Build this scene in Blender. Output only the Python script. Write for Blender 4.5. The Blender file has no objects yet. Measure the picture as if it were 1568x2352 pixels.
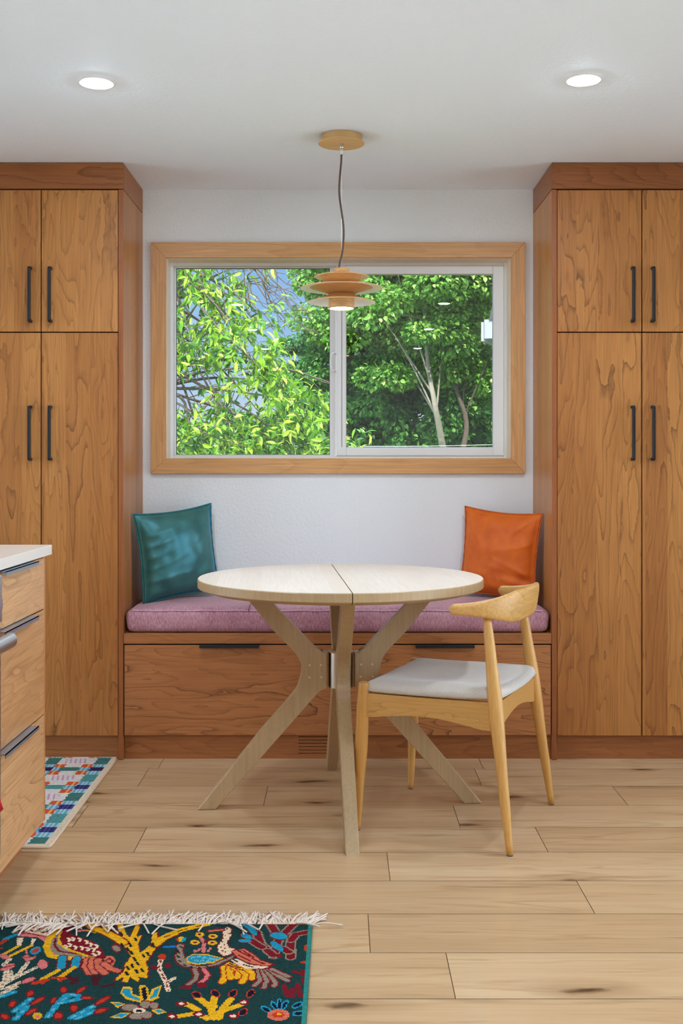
import bpy, bmesh, math, random
import numpy as np
from mathutils import Vector, Matrix, noise as mnoise

random.seed(7)
SC = bpy.context.scene
COL = SC.collection
PI = math.pi

# ------------------------------------------------------------------ helpers
def lin(c):
    c = c / 255.0
    return c / 12.92 if c <= 0.04045 else ((c + 0.055) / 1.055) ** 2.4

def rgb(r, g, b):
    return (lin(r), lin(g), lin(b), 1.0)

WORLD = {}            # world location of every thing's origin (built-in things are modelled in room coordinates)

def tag(o, label=None, cat=None, group=None, kind=None):
    if label: o['label'] = label
    if cat: o['category'] = cat
    if group: o['group'] = group
    if kind: o['kind'] = kind
    return o

def thing(name, label, cat, loc=(0, 0, 0), rotz=0.0, group=None, kind=None):
    o = bpy.data.objects.new(name, None)
    COL.objects.link(o)
    o.location = loc
    o.rotation_euler = (0, 0, rotz)
    o.empty_display_size = 0.1
    WORLD[o] = Vector(loc)
    return tag(o, label, cat, group, kind)

def link_mesh(name, me, mat, parent=None, smooth=False):
    o = bpy.data.objects.new(name, me)
    COL.objects.link(o)
    if mat is not None and not me.materials:
        me.materials.append(mat)
    if parent is not None:
        o.parent = parent
    if smooth:
        me.polygons.foreach_set('use_smooth', [True] * len(me.polygons))
    return o

def obj(name, bm, mat, parent=None, smooth=False, local=False, origin=None):
    """bm is in room coordinates unless local; it becomes ONE mesh object under parent."""
    off = Vector((0, 0, 0))
    if not local:
        if parent is not None:
            off = WORLD.get(parent, Vector((0, 0, 0)))
        elif origin is not None:
            off = Vector(origin)
    if off.length > 0:
        bmesh.ops.translate(bm, verts=bm.verts, vec=-off)
    bmesh.ops.recalc_face_normals(bm, faces=bm.faces)
    me = bpy.data.meshes.new(name)
    bm.to_mesh(me)
    bm.free()
    o = link_mesh(name, me, mat, parent, smooth)
    if parent is None and origin is not None:
        o.location = origin
    WORLD[o] = WORLD.get(parent, Vector((0, 0, 0))) if parent is not None else off
    return o

def B():
    return bmesh.new()

def box(bm, x0, x1, y0, y1, z0, z1, bev=0.0, seg=2):
    r = bmesh.ops.create_cube(bm, size=1.0)
    vs = r['verts']
    for v in vs:
        v.co = Vector(((x0 + x1) / 2 + v.co.x * (x1 - x0), (y0 + y1) / 2 + v.co.y * (y1 - y0), (z0 + z1) / 2 + v.co.z * (z1 - z0)))
    if bev > 0:
        es = list({e for v in vs for e in v.link_edges})
        bmesh.ops.bevel(bm, geom=es, offset=bev, segments=seg, affect='EDGES', profile=0.5)
    return bm

def boxm(*a, **k):
    return box(B(), *a, **k)

def frames(pts):
    n = len(pts)
    T = []
    for i in range(n):
        a = pts[max(0, i - 1)]
        b = pts[min(n - 1, i + 1)]
        T.append((b - a).normalized())
    ref = Vector((0, 0, 1)) if abs(T[0].z) < 0.9 else Vector((1, 0, 0))
    u = T[0].cross(ref).normalized()
    out = []
    for t in T:
        u = (u - t * u.dot(t))
        if u.length < 1e-6:
            u = t.orthogonal()
        u.normalize()
        out.append((u.copy(), t.cross(u).normalized()))
    return out

def tube(bm, pts, radii, n=12, cap=True):
    pts = [Vector(p) for p in pts]
    if not hasattr(radii, '__len__'):
        radii = [radii] * len(pts)
    fr = frames(pts)
    rings = []
    for p, r, (u, v) in zip(pts, radii, fr):
        rings.append([bm.verts.new(p + (u * math.cos(2 * PI * k / n) + v * math.sin(2 * PI * k / n)) * r) for k in range(n)])
    for a, b in zip(rings, rings[1:]):
        for k in range(n):
            bm.faces.new((a[k], a[(k + 1) % n], b[(k + 1) % n], b[k]))
    if cap:
        bm.faces.new(rings[0][::-1])
        bm.faces.new(rings[-1])
    return bm

def lathe(bm, prof, cx, cy, n=64, close=False):
    rings = []
    for r, z in prof:
        if r < 1e-6:
            rings.append([bm.verts.new((cx, cy, z))])
        else:
            rings.append([bm.verts.new((cx + r * math.cos(2 * PI * k / n), cy + r * math.sin(2 * PI * k / n), z)) for k in range(n)])
    pairs = list(zip(rings, rings[1:]))
    if close:
        pairs.append((rings[-1], rings[0]))
    for a, b in pairs:
        for k in range(n):
            k2 = (k + 1) % n
            if len(a) == 1 and len(b) == 1:
                continue
            if len(a) == 1:
                bm.faces.new((a[0], b[k2], b[k]))
            elif len(b) == 1:
                bm.faces.new((a[k], a[k2], b[0]))
            else:
                bm.faces.new((a[k], a[k2], b[k2], b[k]))
    return bm

def catmull(pts, sub=6, closed=False):
    pts = [Vector(p) for p in pts]
    n = len(pts)
    out = []
    rng = range(n) if closed else range(n - 1)
    for i in rng:
        p0 = pts[(i - 1) % n] if closed else pts[max(i - 1, 0)]
        p1 = pts[i]
        p2 = pts[(i + 1) % n]
        p3 = pts[(i + 2) % n] if closed else pts[min(i + 2, n - 1)]
        for s in range(sub):
            t = s / sub
            out.append(0.5 * ((2 * p1) + (p2 - p0) * t + (2 * p0 - 5 * p1 + 4 * p2 - p3) * t * t + (3 * p1 - p0 - 3 * p2 + p3) * t ** 3))
    if not closed:
        out.append(pts[-1])
    return out

def prism(bm, poly, fn, d0, d1, bev=0.0, seg=2):
    """poly: list of 2-D points; fn(a, b, depth) -> 3-D"""
    A = [bm.verts.new(fn(a, b, d0)) for a, b in poly]
    C = [bm.verts.new(fn(a, b, d1)) for a, b in poly]
    n = len(poly)
    f1 = bm.faces.new(A)
    f2 = bm.faces.new(C[::-1])
    for i in range(n):
        j = (i + 1) % n
        bm.faces.new((A[j], A[i], C[i], C[j]))
    if bev > 0:
        es = list(set(list(f1.edges) + list(f2.edges)))
        bmesh.ops.bevel(bm, geom=es, offset=bev, segments=seg, affect='EDGES', profile=0.5)
    return bm

def rounded_grid_box(lo, hi, n, r):
    """closed box surface on a regular grid with rounded edges of radius r"""
    bm = B()
    lo = Vector(lo); hi = Vector(hi)
    cache = {}
    def vert(i, j, k):
        key = (i, j, k)
        if key not in cache:
            p = Vector((lo.x + (hi.x - lo.x) * i / n[0], lo.y + (hi.y - lo.y) * j / n[1], lo.z + (hi.z - lo.z) * k / n[2]))
            q = Vector([min(max(p[a], lo[a] + r), hi[a] - r) for a in range(3)])
            d = p - q
            if d.length > 1e-9:
                m = max(abs(d.x), abs(d.y), abs(d.z))
                p = q + d.normalized() * m
            cache[key] = bm.verts.new(p)
        return cache[key]
    for a in range(3):
        b, c = (a + 1) % 3, (a + 2) % 3
        for side in (0, n[a]):
            for i in range(n[b]):
                for j in range(n[c]):
                    q = []
                    for di, dj in ((0, 0), (1, 0), (1, 1), (0, 1)):
                        key = [0, 0, 0]
                        key[a] = side; key[b] = i + di; key[c] = j + dj
                        q.append(vert(*key))
                    bm.faces.new(q)
    return bm

# ------------------------------------------------------------------ node helpers
class NT:
    def __init__(s, mat):
        s.nt = mat.node_tree
        s.N = s.nt.nodes
    def new(s, t, **k):
        n = s.N.new(t)
        for a, v in k.items():
            setattr(n, a, v)
        return n
    def put(s, sock, v):
        if isinstance(v, bpy.types.NodeSocket):
            s.nt.links.new(v, sock)
        else:
            sock.default_value = v
    def m(s, op, a, b=0.0, c=None, clamp=False):
        n = s.new('ShaderNodeMath', operation=op, use_clamp=clamp)
        s.put(n.inputs[0], a)
        s.put(n.inputs[1], b)
        if c is not None: s.put(n.inputs[2], c)
        return n.outputs[0]
    def comb(s, x, y, z):
        n = s.new('ShaderNodeCombineXYZ')
        for i, v in enumerate((x, y, z)): s.put(n.inputs[i], v)
        return n.outputs[0]
    def noise(s, vec, scale=1.0, detail=2.0, rough=0.5, dist=0.0):
        n = s.new('ShaderNodeTexNoise')
        if vec is not None: s.put(n.inputs['Vector'], vec)
        n.inputs['Scale'].default_value = scale
        n.inputs['Detail'].default_value = detail
        n.inputs['Roughness'].default_value = rough
        n.inputs['Distortion'].default_value = dist
        return n.outputs['Fac']
    def white(s, w):
        n = s.new('ShaderNodeTexWhiteNoise', noise_dimensions='1D')
        s.put(n.inputs['W'], w)
        return n.outputs['Value']
    def ramp(s, fac, stops, interp='LINEAR'):
        n = s.new('ShaderNodeValToRGB')
        cr = n.color_ramp
        cr.interpolation = interp
        while len(cr.elements) < len(stops): cr.elements.new(0.5)
        for e, (p, c) in zip(cr.elements, stops):
            e.position = p
            e.color = c if hasattr(c, '__len__') else (c, c, c, 1)
        s.put(n.inputs[0], fac)
        return n.outputs[0]
    def mix(s, fac, a, b, mode='MIX'):
        n = s.new('ShaderNodeMix', data_type='RGBA', blend_type=mode)
        s.put(n.inputs[0], fac)
        s.put(n.inputs[6], a)
        s.put(n.inputs[7], b)
        return n.outputs[2]
    def coords(s, kind='Object'):
        tc = s.new('ShaderNodeTexCoord')
        sp = s.new('ShaderNodeSeparateXYZ')
        s.nt.links.new(tc.outputs[kind], sp.inputs[0])
        return tc.outputs[kind], sp.outputs[0], sp.outputs[1], sp.outputs[2]
    def bump(s, h, strength=0.2, dist=0.01):
        n = s.new('ShaderNodeBump')
        n.inputs['Strength'].default_value = strength
        n.inputs['Distance'].default_value = dist
        s.put(n.inputs['Height'], h)
        return n.outputs[0]

def mat(name, color=(0.8, 0.8, 0.8, 1), rough=0.5, metal=0.0, spec=0.5):
    m = bpy.data.materials.new(name)
    m.use_nodes = True
    b = m.node_tree.nodes['Principled BSDF']
    b.inputs['Base Color'].default_value = color
    b.inputs['Roughness'].default_value = rough
    b.inputs['Metallic'].default_value = metal
    b.inputs['Specular IOR Level'].default_value = spec
    return m, NT(m), b

def plain(name, color, rough=0.5, metal=0.0, spec=0.5, var=0.0, bumps=None):
    m, t, b = mat(name, color, rough, metal, spec)
    vec, x, y, z = t.coords()
    if var > 0:
        f = t.noise(vec, 9.0, 3.0)
        c = t.mix(t.m('MULTIPLY', f, var), color, tuple(ch * 0.55 for ch in color[:3]) + (1,))
        t.put(b.inputs['Base Color'], c)
    if bumps:
        t.put(b.inputs['Normal'], t.bump(t.noise(vec, bumps[0], 4.0), bumps[1], bumps[2]))
    return m

def wood(name, light, mid, dark, along='Z', across='X', strip=0.085, lines=0.5, ring=92.0, scale=1.0, rough=0.42, fleck=0.5, spec=0.4, tone=0.6, fibre=0.7):
    m, t, b = mat(name, mid, rough, 0, spec)
    vec, x, y, z = t.coords()
    ax = {'X': x, 'Y': y, 'Z': z}
    al = ax[along]; ac = ax[across]
    dp = [ax[k] for k in 'XYZ' if k not in (along, across)][0]
    R = t.new('ShaderNodeObjectInfo').outputs['Random']
    if strip > 0:
        warp = t.m('MULTIPLY', t.white(t.m('FLOOR', t.m('DIVIDE', ac, strip * 3.1))), 0.0)
        sid = t.m('FLOOR', t.m('ADD', t.m('ADD', t.m('DIVIDE', ac, strip), warp), t.m('MULTIPLY', R, 13.7)))
        wn = t.white(t.m('ADD', sid, t.m('MULTIPLY', R, 91.3)))
    else:
        wn = R
    v = t.comb(t.m('ADD', t.m('MULTIPLY', ac, 6.0 * scale), t.m('MULTIPLY', wn, 31.0)),
               t.m('ADD', t.m('MULTIPLY', dp, 6.0 * scale), t.m('MULTIPLY', R, 17.0)),
               t.m('ADD', t.m('MULTIPLY', al, 0.85 * scale), t.m('MULTIPLY', wn, 53.0)))
    jit = t.m('MULTIPLY', t.m('SUBTRACT', t.noise(t.comb(t.m('MULTIPLY', ac, 30.0), t.m('MULTIPLY', dp, 30.0), t.m('MULTIPLY', al, 14.0)), 1.0, 3.0), 0.5), 0.035)
    h = t.m('ADD', t.noise(v, 1.0, 2.5, 0.45, 0.5), jit)
    hk = t.m('MULTIPLY', h, ring / 4.2)
    fr = t.m('FRACT', hk)
    wline = t.white(t.m('ADD', t.m('FLOOR', hk), t.m('MULTIPLY', wn, 7.0)))
    ln = t.m('MULTIPLY', t.ramp(fr, [(0.0, 0.0), (0.70, 0.06), (0.90, 0.55), (0.965, 1.0), (1.0, 0.0)]), t.m('MULTIPLY_ADD', wline, 0.75, 0.3))
    soft = fr
    h2 = t.noise(t.comb(t.m('MULTIPLY', ac, 3.0), dp, t.m('MULTIPLY', al, 1.3)), 1.7, 2.0)
    lmask = t.ramp(h2, [(0.3, 0.35), (0.62, 1.0)])
    fib = t.noise(t.comb(t.m('MULTIPLY', ac, 170.0), t.m('MULTIPLY', dp, 170.0), t.m('MULTIPLY', al, 5.0)), 1.0, 2.0)
    tonef = t.m('ADD', t.m('MULTIPLY', wn, tone), t.m('ADD', t.m('MULTIPLY', h2, 0.5), t.m('MULTIPLY', soft, -0.12)), clamp=True)
    c = t.ramp(tonef, [(0.15, mid), (0.9, light)])
    c = t.mix(t.m('MULTIPLY', t.m('MULTIPLY', ln, lmask), lines), c, dark)
    c = t.mix(fibre, c, t.ramp(fib, [(0.25, 0.70), (0.75, 1.14)]), 'MULTIPLY')
    if fleck > 0:
        fk = t.noise(t.comb(t.m('ADD', t.m('MULTIPLY', ac, 55.0), wn), t.m('MULTIPLY', dp, 55.0), t.m('MULTIPLY', al, 9.0)), 1.0, 1.0)
        c = t.mix(t.m('MULTIPLY', t.ramp(fk, [(0.76, 0.0), (0.82, 1.0)]), fleck), c, tuple(k * 0.35 for k in dark[:3]) + (1,))
    t.put(b.inputs['Base Color'], c)
    t.put(b.inputs['Roughness'], t.m('MULTIPLY_ADD', fib, 0.12, rough - 0.06))
    t.put(b.inputs['Normal'], t.bump(fib, 0.06, 0.002))
    return m

CH_L, CH_M, CH_D = rgb(197, 134, 70), rgb(166, 103, 48), rgb(80, 43, 18)
cherry_v = wood('cherry_upright', CH_L, CH_M, CH_D, 'Z', 'X', lines=0.72)
cherry_side = wood('cherry_upright_side', CH_L, CH_M, CH_D, 'Z', 'Y', strip=0.07, lines=0.35, rough=0.36)
cherry_h = wood('cherry_level', rgb(184, 120, 68), rgb(154, 92, 48), rgb(80, 42, 20), 'X', 'Z', strip=0.0, lines=0.6)
cherry_drawer = wood('cherry_bench_drawer', rgb(200, 134, 80), rgb(166, 102, 56), rgb(76, 38, 18), 'X', 'Z', strip=0.0, ring=104, lines=0.95, scale=0.95)
cherry_crown_shaded = wood('cherry_crown_shaded', rgb(158, 94, 46), rgb(128, 70, 32), rgb(64, 32, 14), 'X', 'Z', strip=0.0, lines=0.7)  # darker than the doors: shade on the crown put into its colour
cherry_crown_side_shaded = wood('cherry_crown_return_shaded', rgb(170, 104, 54), rgb(142, 82, 40), rgb(78, 42, 20), 'Y', 'Z', strip=0.0, lines=0.45)  # crown return darkened too, shade in the colour
cherry_edge = wood('cherry_edge', rgb(162, 94, 48), rgb(140, 76, 36), rgb(96, 48, 22), 'Z', 'X', strip=0.0, lines=0.15)
cherry_pen = wood('cherry_kitchen_drawer', rgb(218, 168, 118), rgb(196, 142, 92), rgb(118, 74, 42), 'Y', 'Z', strip=0.0, ring=74, lines=0.62, scale=1.1)
cherry_pen_v = wood('cherry_kitchen_end', rgb(206, 146, 92), rgb(184, 122, 72), rgb(118, 70, 38), 'Z', 'Y', strip=0.0, lines=0.3)
casing_h = wood('pale_fir_level', rgb(224, 172, 116), rgb(206, 150, 92), rgb(158, 104, 56), 'X', 'Z', strip=0.0, lines=0.22, ring=40, fleck=0.25)
casing_v = wood('pale_fir_upright', rgb(224, 172, 116), rgb(206, 150, 92), rgb(158, 104, 56), 'Z', 'X', strip=0.0, lines=0.22, ring=40, fleck=0.25)
table_top = wood('bleached_oak_top', rgb(238, 222, 204), rgb(228, 208, 186), rgb(196, 168, 138), 'Y', 'X', strip=0.07, lines=0.16, fleck=0.0, rough=0.36, fibre=0.3, tone=0.4)
table_wood_shaded = wood('bleached_oak_shaded', rgb(192, 162, 122), rgb(172, 142, 102), rgb(132, 102, 68), 'Z', 'X', strip=0.0, lines=0.12, fleck=0.0, rough=0.38, fibre=0.35)  # same oak as the top, darkened where less light reaches
chair_wood = wood('golden_ash', rgb(220, 168, 96), rgb(198, 142, 70), rgb(146, 92, 40), 'Z', 'X', strip=0.0, lines=0.4, ring=70, fleck=0.1, rough=0.34, fibre=0.4)
chair_wood_h = wood('golden_ash_rail', rgb(220, 172, 104), rgb(198, 146, 78), rgb(140, 90, 42), 'X', 'Z', strip=0.0, lines=0.5, ring=110, scale=1.9, fleck=0.1, rough=0.36, fibre=0.4)
lamp_wood = wood('lamp_oak', rgb(226, 176, 116), rgb(204, 150, 90), rgb(150, 98, 48), 'X', 'Y', strip=0.0, lines=0.3, fleck=0.0, rough=0.4)

black_metal = plain('matt_black_metal', rgb(30, 31, 33), 0.42, 0.2)
dark_gap = plain('shadowed_carcass', rgb(40, 26, 16), 0.9)  # cabinet bodies coloured dark so the gaps between fronts look shaded
steel = plain('brushed_steel', rgb(200, 200, 202), 0.32, 1.0)
nickel = plain('satin_nickel', rgb(206, 198, 184), 0.28, 1.0)
chrome = plain('chrome', rgb(230, 230, 232), 0.08, 1.0)
vinyl = plain('white_vinyl', rgb(232, 230, 228), 0.38, 0, 0.4)
gasket = plain('dark_gasket', rgb(70, 70, 70), 0.6)
white_paint = plain('white_enamel', rgb(240, 240, 240), 0.35)
brass_plate = plain('brushed_champagne', rgb(206, 166, 112), 0.32, 0.6)
cord_brown = plain('brown_cord', rgb(84, 62, 46), 0.7)
wire_mat = plain('steel_wire', rgb(200, 200, 200), 0.3, 0.6)
range_black = plain('black_glass', rgb(18, 18, 20), 0.1)
felt = plain('felt_pad', rgb(90, 88, 86), 0.9)
quartz = plain('warm_quartz', rgb(232, 220, 206), 0.22, 0, 0.5, var=0.10)
rubber = plain('clear_strain_relief', rgb(214, 210, 204), 0.3)

def wall_mat(name, color):
    m, t, b = mat(name, color, 0.75, 0, 0.2)
    vec, x, y, z = t.coords()
    n1 = t.noise(vec, 75.0, 3.0, 0.55)
    t.put(b.inputs['Normal'], t.bump(n1, 0.35, 0.006))
    return m
wall_paint = wall_mat('wall_paint', rgb(231, 232, 231))
ceil_paint = wall_mat('ceiling_paint', rgb(237, 243, 250))

def emit(name, color, s):
    m = bpy.data.materials.new(name)
    m.use_nodes = True
    nt = m.node_tree
    nt.nodes.clear()
    e = nt.nodes.new('ShaderNodeEmission')
    e.inputs[0].default_value = color
    e.inputs[1].default_value = s
    o = nt.nodes.new('ShaderNodeOutputMaterial')
    nt.links.new(e.outputs[0], o.inputs[0])
    return m
CAN_STRENGTH = 500.0
can_glow = emit('downlight_diffuser', (0.80, 0.955, 1.13, 1), CAN_STRENGTH)
lamp_glow = emit('pendant_bulb', (1.0, 0.88, 0.70, 1), 30.0)

def glass_mat():
    m = bpy.data.materials.new('window_glass')
    m.use_nodes = True
    nt = m.node_tree
    nt.nodes.clear()
    tr = nt.nodes.new('ShaderNodeBsdfTransparent')
    tr.inputs[0].default_value = (0.97, 0.985, 0.975, 1)
    gl = nt.nodes.new('ShaderNodeBsdfGlossy')
    gl.inputs['Roughness'].default_value = 0.0
    fr = nt.nodes.new('ShaderNodeFresnel')
    fr.inputs[0].default_value = 1.45
    mx = nt.nodes.new('ShaderNodeMixShader')
    o = nt.nodes.new('ShaderNodeOutputMaterial')
    nt.links.new(fr.outputs[0], mx.inputs[0])
    nt.links.new(tr.outputs[0], mx.inputs[1])
    nt.links.new(gl.outputs[0], mx.inputs[2])
    nt.links.new(mx.outputs[0], o.inputs[0])
    return m
glass = glass_mat()

# ------------------------------------------------------------------ measures of the room (metres)
FRONT = 4.198          # face of the pantry cabinets and the bench
WALL = 4.612           # window wall
CEIL = 2.30
XL, XR, YB = -2.7, 2.6, -2.6

# ------------------------------------------------------------------ floor of separate planks
def floor_mat():
    m, t, b = mat('oak_plank_floor', rgb(205, 170, 128), 0.3, 0, 0.5)
    vec, x, y, z = t.coords()
    at = t.new('ShaderNodeAttribute', attribute_name='plank').outputs['Fac']
    o = t.m('MULTIPLY', at, 77.0)
    v = t.comb(t.m('ADD', t.m('MULTIPLY', x, 0.75), o), t.m('ADD', t.m('MULTIPLY', y, 8.5), t.m('MULTIPLY', o, 1.7)), 0.0)
    h = t.noise(v, 1.0, 3.0, 0.5, 0.7)
    rg = t.m('SINE', t.m('MULTIPLY', h, 58.0))
    ln = t.ramp(rg, [(0.55, 0.0), (1.0, 1.0)])
    band = t.noise(t.comb(t.m('ADD', t.m('MULTIPLY', x, 0.35), o), t.m('MULTIPLY', y, 5.0), o), 1.6, 3.0)
    fib = t.noise(t.comb(t.m('MULTIPLY', x, 5.0), t.m('MULTIPLY', y, 150.0), o), 1.0, 2.0)
    tone = t.m('ADD', t.m('MULTIPLY', at, 0.35), t.m('MULTIPLY', band, 0.8), clamp=True)
    c = t.ramp(tone, [(0.25, rgb(186, 150, 110)), (0.6, rgb(206, 170, 128)), (0.95, rgb(222, 190, 150))])
    c = t.mix(t.m('MULTIPLY', t.m('MULTIPLY', ln, t.ramp(band, [(0.4, 0.1), (0.7, 1.0)])), 0.38), c, rgb(160, 116, 72))
    c = t.mix(0.35, c, t.ramp(fib, [(0.25, 0.80), (0.75, 1.1)]), 'MULTIPLY')
    stk = t.noise(t.comb(t.m('ADD', t.m('MULTIPLY', x, 2.2), o), t.m('ADD', t.m('MULTIPLY', y, 34.0), o), o), 1.0, 3.0, 0.6)
    c = t.mix(t.m('MULTIPLY', t.ramp(stk, [(0.60, 0.0), (0.74, 1.0)]), 0.5), c, rgb(140, 102, 64))
    # knots with dark streaks drawn out along the plank
    vo = t.new('ShaderNodeTexVoronoi', feature='F1', voronoi_dimensions='2D')
    w = t.m('MULTIPLY', t.m('SUBTRACT', t.noise(t.comb(t.m('MULTIPLY', x, 9.0), t.m('MULTIPLY', y, 26.0), o), 1.0, 3.0), 0.5), 0.16)
    t.put(vo.inputs['Vector'], t.comb(t.m('ADD', t.m('ADD', t.m('MULTIPLY', x, 1.35), o), w), t.m('ADD', t.m('ADD', t.m('MULTIPLY', y, 4.5), o), t.m('MULTIPLY', w, 1.3)), 0.0))
    vo.inputs['Scale'].default_value = 1.0
    d = vo.outputs['Distance']
    sel = t.new('ShaderNodeSeparateColor')
    t.put(sel.inputs[0], vo.outputs['Color'])
    pick = t.ramp(sel.outputs[0], [(0.40, 0.0), (0.55, 1.0)])
    halo = t.m('MULTIPLY', t.ramp(d, [(0.02, 1.0), (0.24, 0.0)]), pick)
    core = t.m('MULTIPLY', t.ramp(d, [(0.015, 1.0), (0.075, 0.0)]), pick)
    c = t.mix(t.m('MULTIPLY', halo, 0.5), c, rgb(132, 92, 54))
    c = t.mix(t.m('MULTIPLY', core, 0.85), c, rgb(58, 38, 24))
    t.put(b.inputs['Base Color'], c)
    t.put(b.inputs['Roughness'], t.m('MULTIPLY_ADD', fib, 0.16, 0.13))
    t.put(b.inputs['Normal'], t.bump(fib, 0.05, 0.002))
    return m
floor_m = floor_mat()

def build_floor():
    verts, faces, vals = [], [], []
    W, L, G = 0.2195, 1.2165, 0.0009
    known = {0: 0.243, 1: 0.067, 2: -0.575, 3: 0.133, 4: -0.61, 5: 0.372, 6: -0.26, 7: -0.72, 8: 0.53}
    y0 = 2.3235
    rnd = random.Random(3)
    k = math.floor((YB - 0.1 - y0) / W)
    while y0 + k * W < WALL + 0.1:
        off = known.get(k, rnd.uniform(-0.6, 0.6))
        j = math.floor((XL - 0.1 - off) / L)
        while off + j * L < XR + 0.1:
            xa, xb = max(off + j * L, XL - 0.1) + G, min(off + (j + 1) * L, XR + 0.1) - G
            ya, yb = max(y0 + k * W, YB - 0.1) + G, min(y0 + (k + 1) * W, WALL + 0.1) - G
            if xb > xa and yb > ya:
                n = len(verts)
                verts += [(xa, ya, 0), (xb, ya, 0), (xb, yb, 0), (xa, yb, 0)]
                faces.append((n, n + 1, n + 2, n + 3)); vals.append(rnd.random())
            j += 1
        k += 1
    n = len(verts)
    a, b_, c, d = XL - 0.1, XR + 0.1, YB - 0.1, WALL + 0.1
    z0, z1 = -0.003, -0.08
    verts += [(a, c, z0), (b_, c, z0), (b_, d, z0), (a, d, z0), (a, c, z1), (b_, c, z1), (b_, d, z1), (a, d, z1)]
    for f in ((0, 1, 2, 3), (7, 6, 5, 4), (0, 4, 5, 1), (1, 5, 6, 2), (2, 6, 7, 3), (3, 7, 4, 0)):
        faces.append(tuple(n + q for q in f)); vals.append(0.0)
    me = bpy.data.meshes.new('floor')
    me.from_pydata(verts, [], faces)
    at = me.attributes.new('plank', 'FLOAT', 'FACE')
    at.data.foreach_set('value', vals)
    me.materials.append(floor_m)
    sub = plain('plank_joint', rgb(120, 84, 52), 0.8)
    me.materials.append(sub)
    mi = [0] * (len(faces) - 6) + [1] * 6
    me.polygons.foreach_set('material_index', mi)
    o = link_mesh('floor', me, None)
    tag(o, 'light oak plank floor with knots running across the room', 'floor', kind='structure')
build_floor()

def struct(name, bm, m, label, cat):
    return tag(obj(name, bm, m), label, cat, kind='structure')

struct('ceiling', boxm(XL - 0.1, XR + 0.1, YB - 0.1, WALL + 0.15, CEIL, CEIL + 0.1), ceil_paint, 'plain white textured ceiling with recessed lights', 'ceiling')
# window wall with its opening
OX0, OX1, OZ0, OZ1 = -0.745, 0.719, 1.157, 2.014
wb = B()
box(wb, XL - 0.1, OX0, WALL, WALL + 0.15, -0.08, CEIL)
box(wb, OX1, XR + 0.1, WALL, WALL + 0.15, -0.08, CEIL)
box(wb, OX0, OX1, WALL, WALL + 0.15, -0.08, OZ0)
box(wb, OX0, OX1, WALL, WALL + 0.15, OZ1, CEIL)
struct('wall_back', wb, wall_paint, 'pale grey textured wall around the wood-framed window', 'wall')
PY0, PY1, PZ0, PZ1 = -2.4, 3.85, 0.06, 2.2
for nm, xa, xb, lb in (('wall_left', XL - 0.1, XL, 'plain pale wall with an added daylight window on the kitchen side'), ('wall_right', XR, XR + 0.1, 'plain pale wall with an added daylight window beyond the right pantry')):
    wr = B()
    box(wr, xa, xb, YB, PY0, -0.08, CEIL)
    box(wr, xa, xb, PY1, WALL, -0.08, CEIL)
    box(wr, xa, xb, PY0, PY1, -0.08, PZ0)
    box(wr, xa, xb, PY0, PY1, PZ1, CEIL)
    struct(nm, wr, wall_paint, lb, 'wall')
struct('wall_front', boxm(XL - 0.1, XR + 0.1, YB - 0.1, YB, -0.08, CEIL), wall_paint, 'plain pale wall facing the bench', 'wall')
# unseen windows in the side walls, added to bring in daylight
for nm, xa, lb in (('added_window_2', XR + 0.02, 'wide unseen window added in the right-hand wall for daylight'), ('added_window_3', XL - 0.08, 'wide unseen window added in the kitchen-side wall for daylight')):
    w2 = thing(nm, lb, 'window', (xa, (PY0 + PY1) / 2, PZ0), kind='structure')
    fb = B()
    for ya, yb in ((PY0, PY0 + 0.05), ((PY0 + PY1) / 2 - 0.03, (PY0 + PY1) / 2 + 0.03), (PY1 - 0.05, PY1)):
        box(fb, xa, xa + 0.06, ya, yb, PZ0, PZ1)
    for za, zb in ((PZ0, PZ0 + 0.05), (PZ1 - 0.05, PZ1)):
        box(fb, xa, xa + 0.06, PY0 + 0.05, (PY0 + PY1) / 2 - 0.03, za, zb)
        box(fb, xa, xa + 0.06, (PY0 + PY1) / 2 + 0.03, PY1 - 0.05, za, zb)
    obj('window_frame', fb, vinyl, w2)
    obj('window_pane', boxm(xa + 0.025, xa + 0.03, PY0 + 0.05, (PY0 + PY1) / 2 - 0.03, PZ0 + 0.05, PZ1 - 0.05), glass, w2)
    obj('window_pane', boxm(xa + 0.025, xa + 0.03, (PY0 + PY1) / 2 + 0.03, PY1 - 0.05, PZ0 + 0.05, PZ1 - 0.05), glass, w2)
dk = B()
box(dk, XR + 0.1, 9.0, -9.0, 5.5, -0.25, -0.1)
box(dk, -9.0, XL - 0.1, -9.0, 5.5, -0.25, -0.1)
struct('bounce_slab', dk, plain('bounce_pale', rgb(226, 228, 230), 0.85, var=0.1), 'unseen pale terrace outside the patio windows', 'reflector')  # pale slab added out of view to bounce daylight onto the ceiling


# ------------------------------------------------------------------ the slider window over the bench
w1 = thing('window_1', 'wide two-pane white slider window in pale wood casing above the bench', 'window', (-0.013, WALL, 1.157), kind='structure')
CX0, CX1, CZ0, CZ1 = -0.8026, 0.773, 1.0987, 2.0736
IX0, IX1, IZ0, IZ1 = -0.7385, 0.7128, 1.1628, 2.0076
def board(poly, m):
    b_ = prism(B(), poly, lambda a, c, d: Vector((a, d, c)), WALL - 0.02, WALL - 0.0005, 0.0012, 1)
    return obj('casing_board', b_, m, w1)
g = 0.0005
board([(CX0, CZ1), (CX1, CZ1), (IX1 + g, IZ1), (IX0 - g, IZ1)], casing_h)
board([(CX0, CZ0), (IX0 - g, IZ0), (IX1 + g, IZ0), (CX1, CZ0)], casing_h)
board([(CX0, CZ0 + g), (CX0, CZ1 - g), (IX0, IZ1 - g), (IX0, IZ0 + g)], casing_v)
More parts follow.
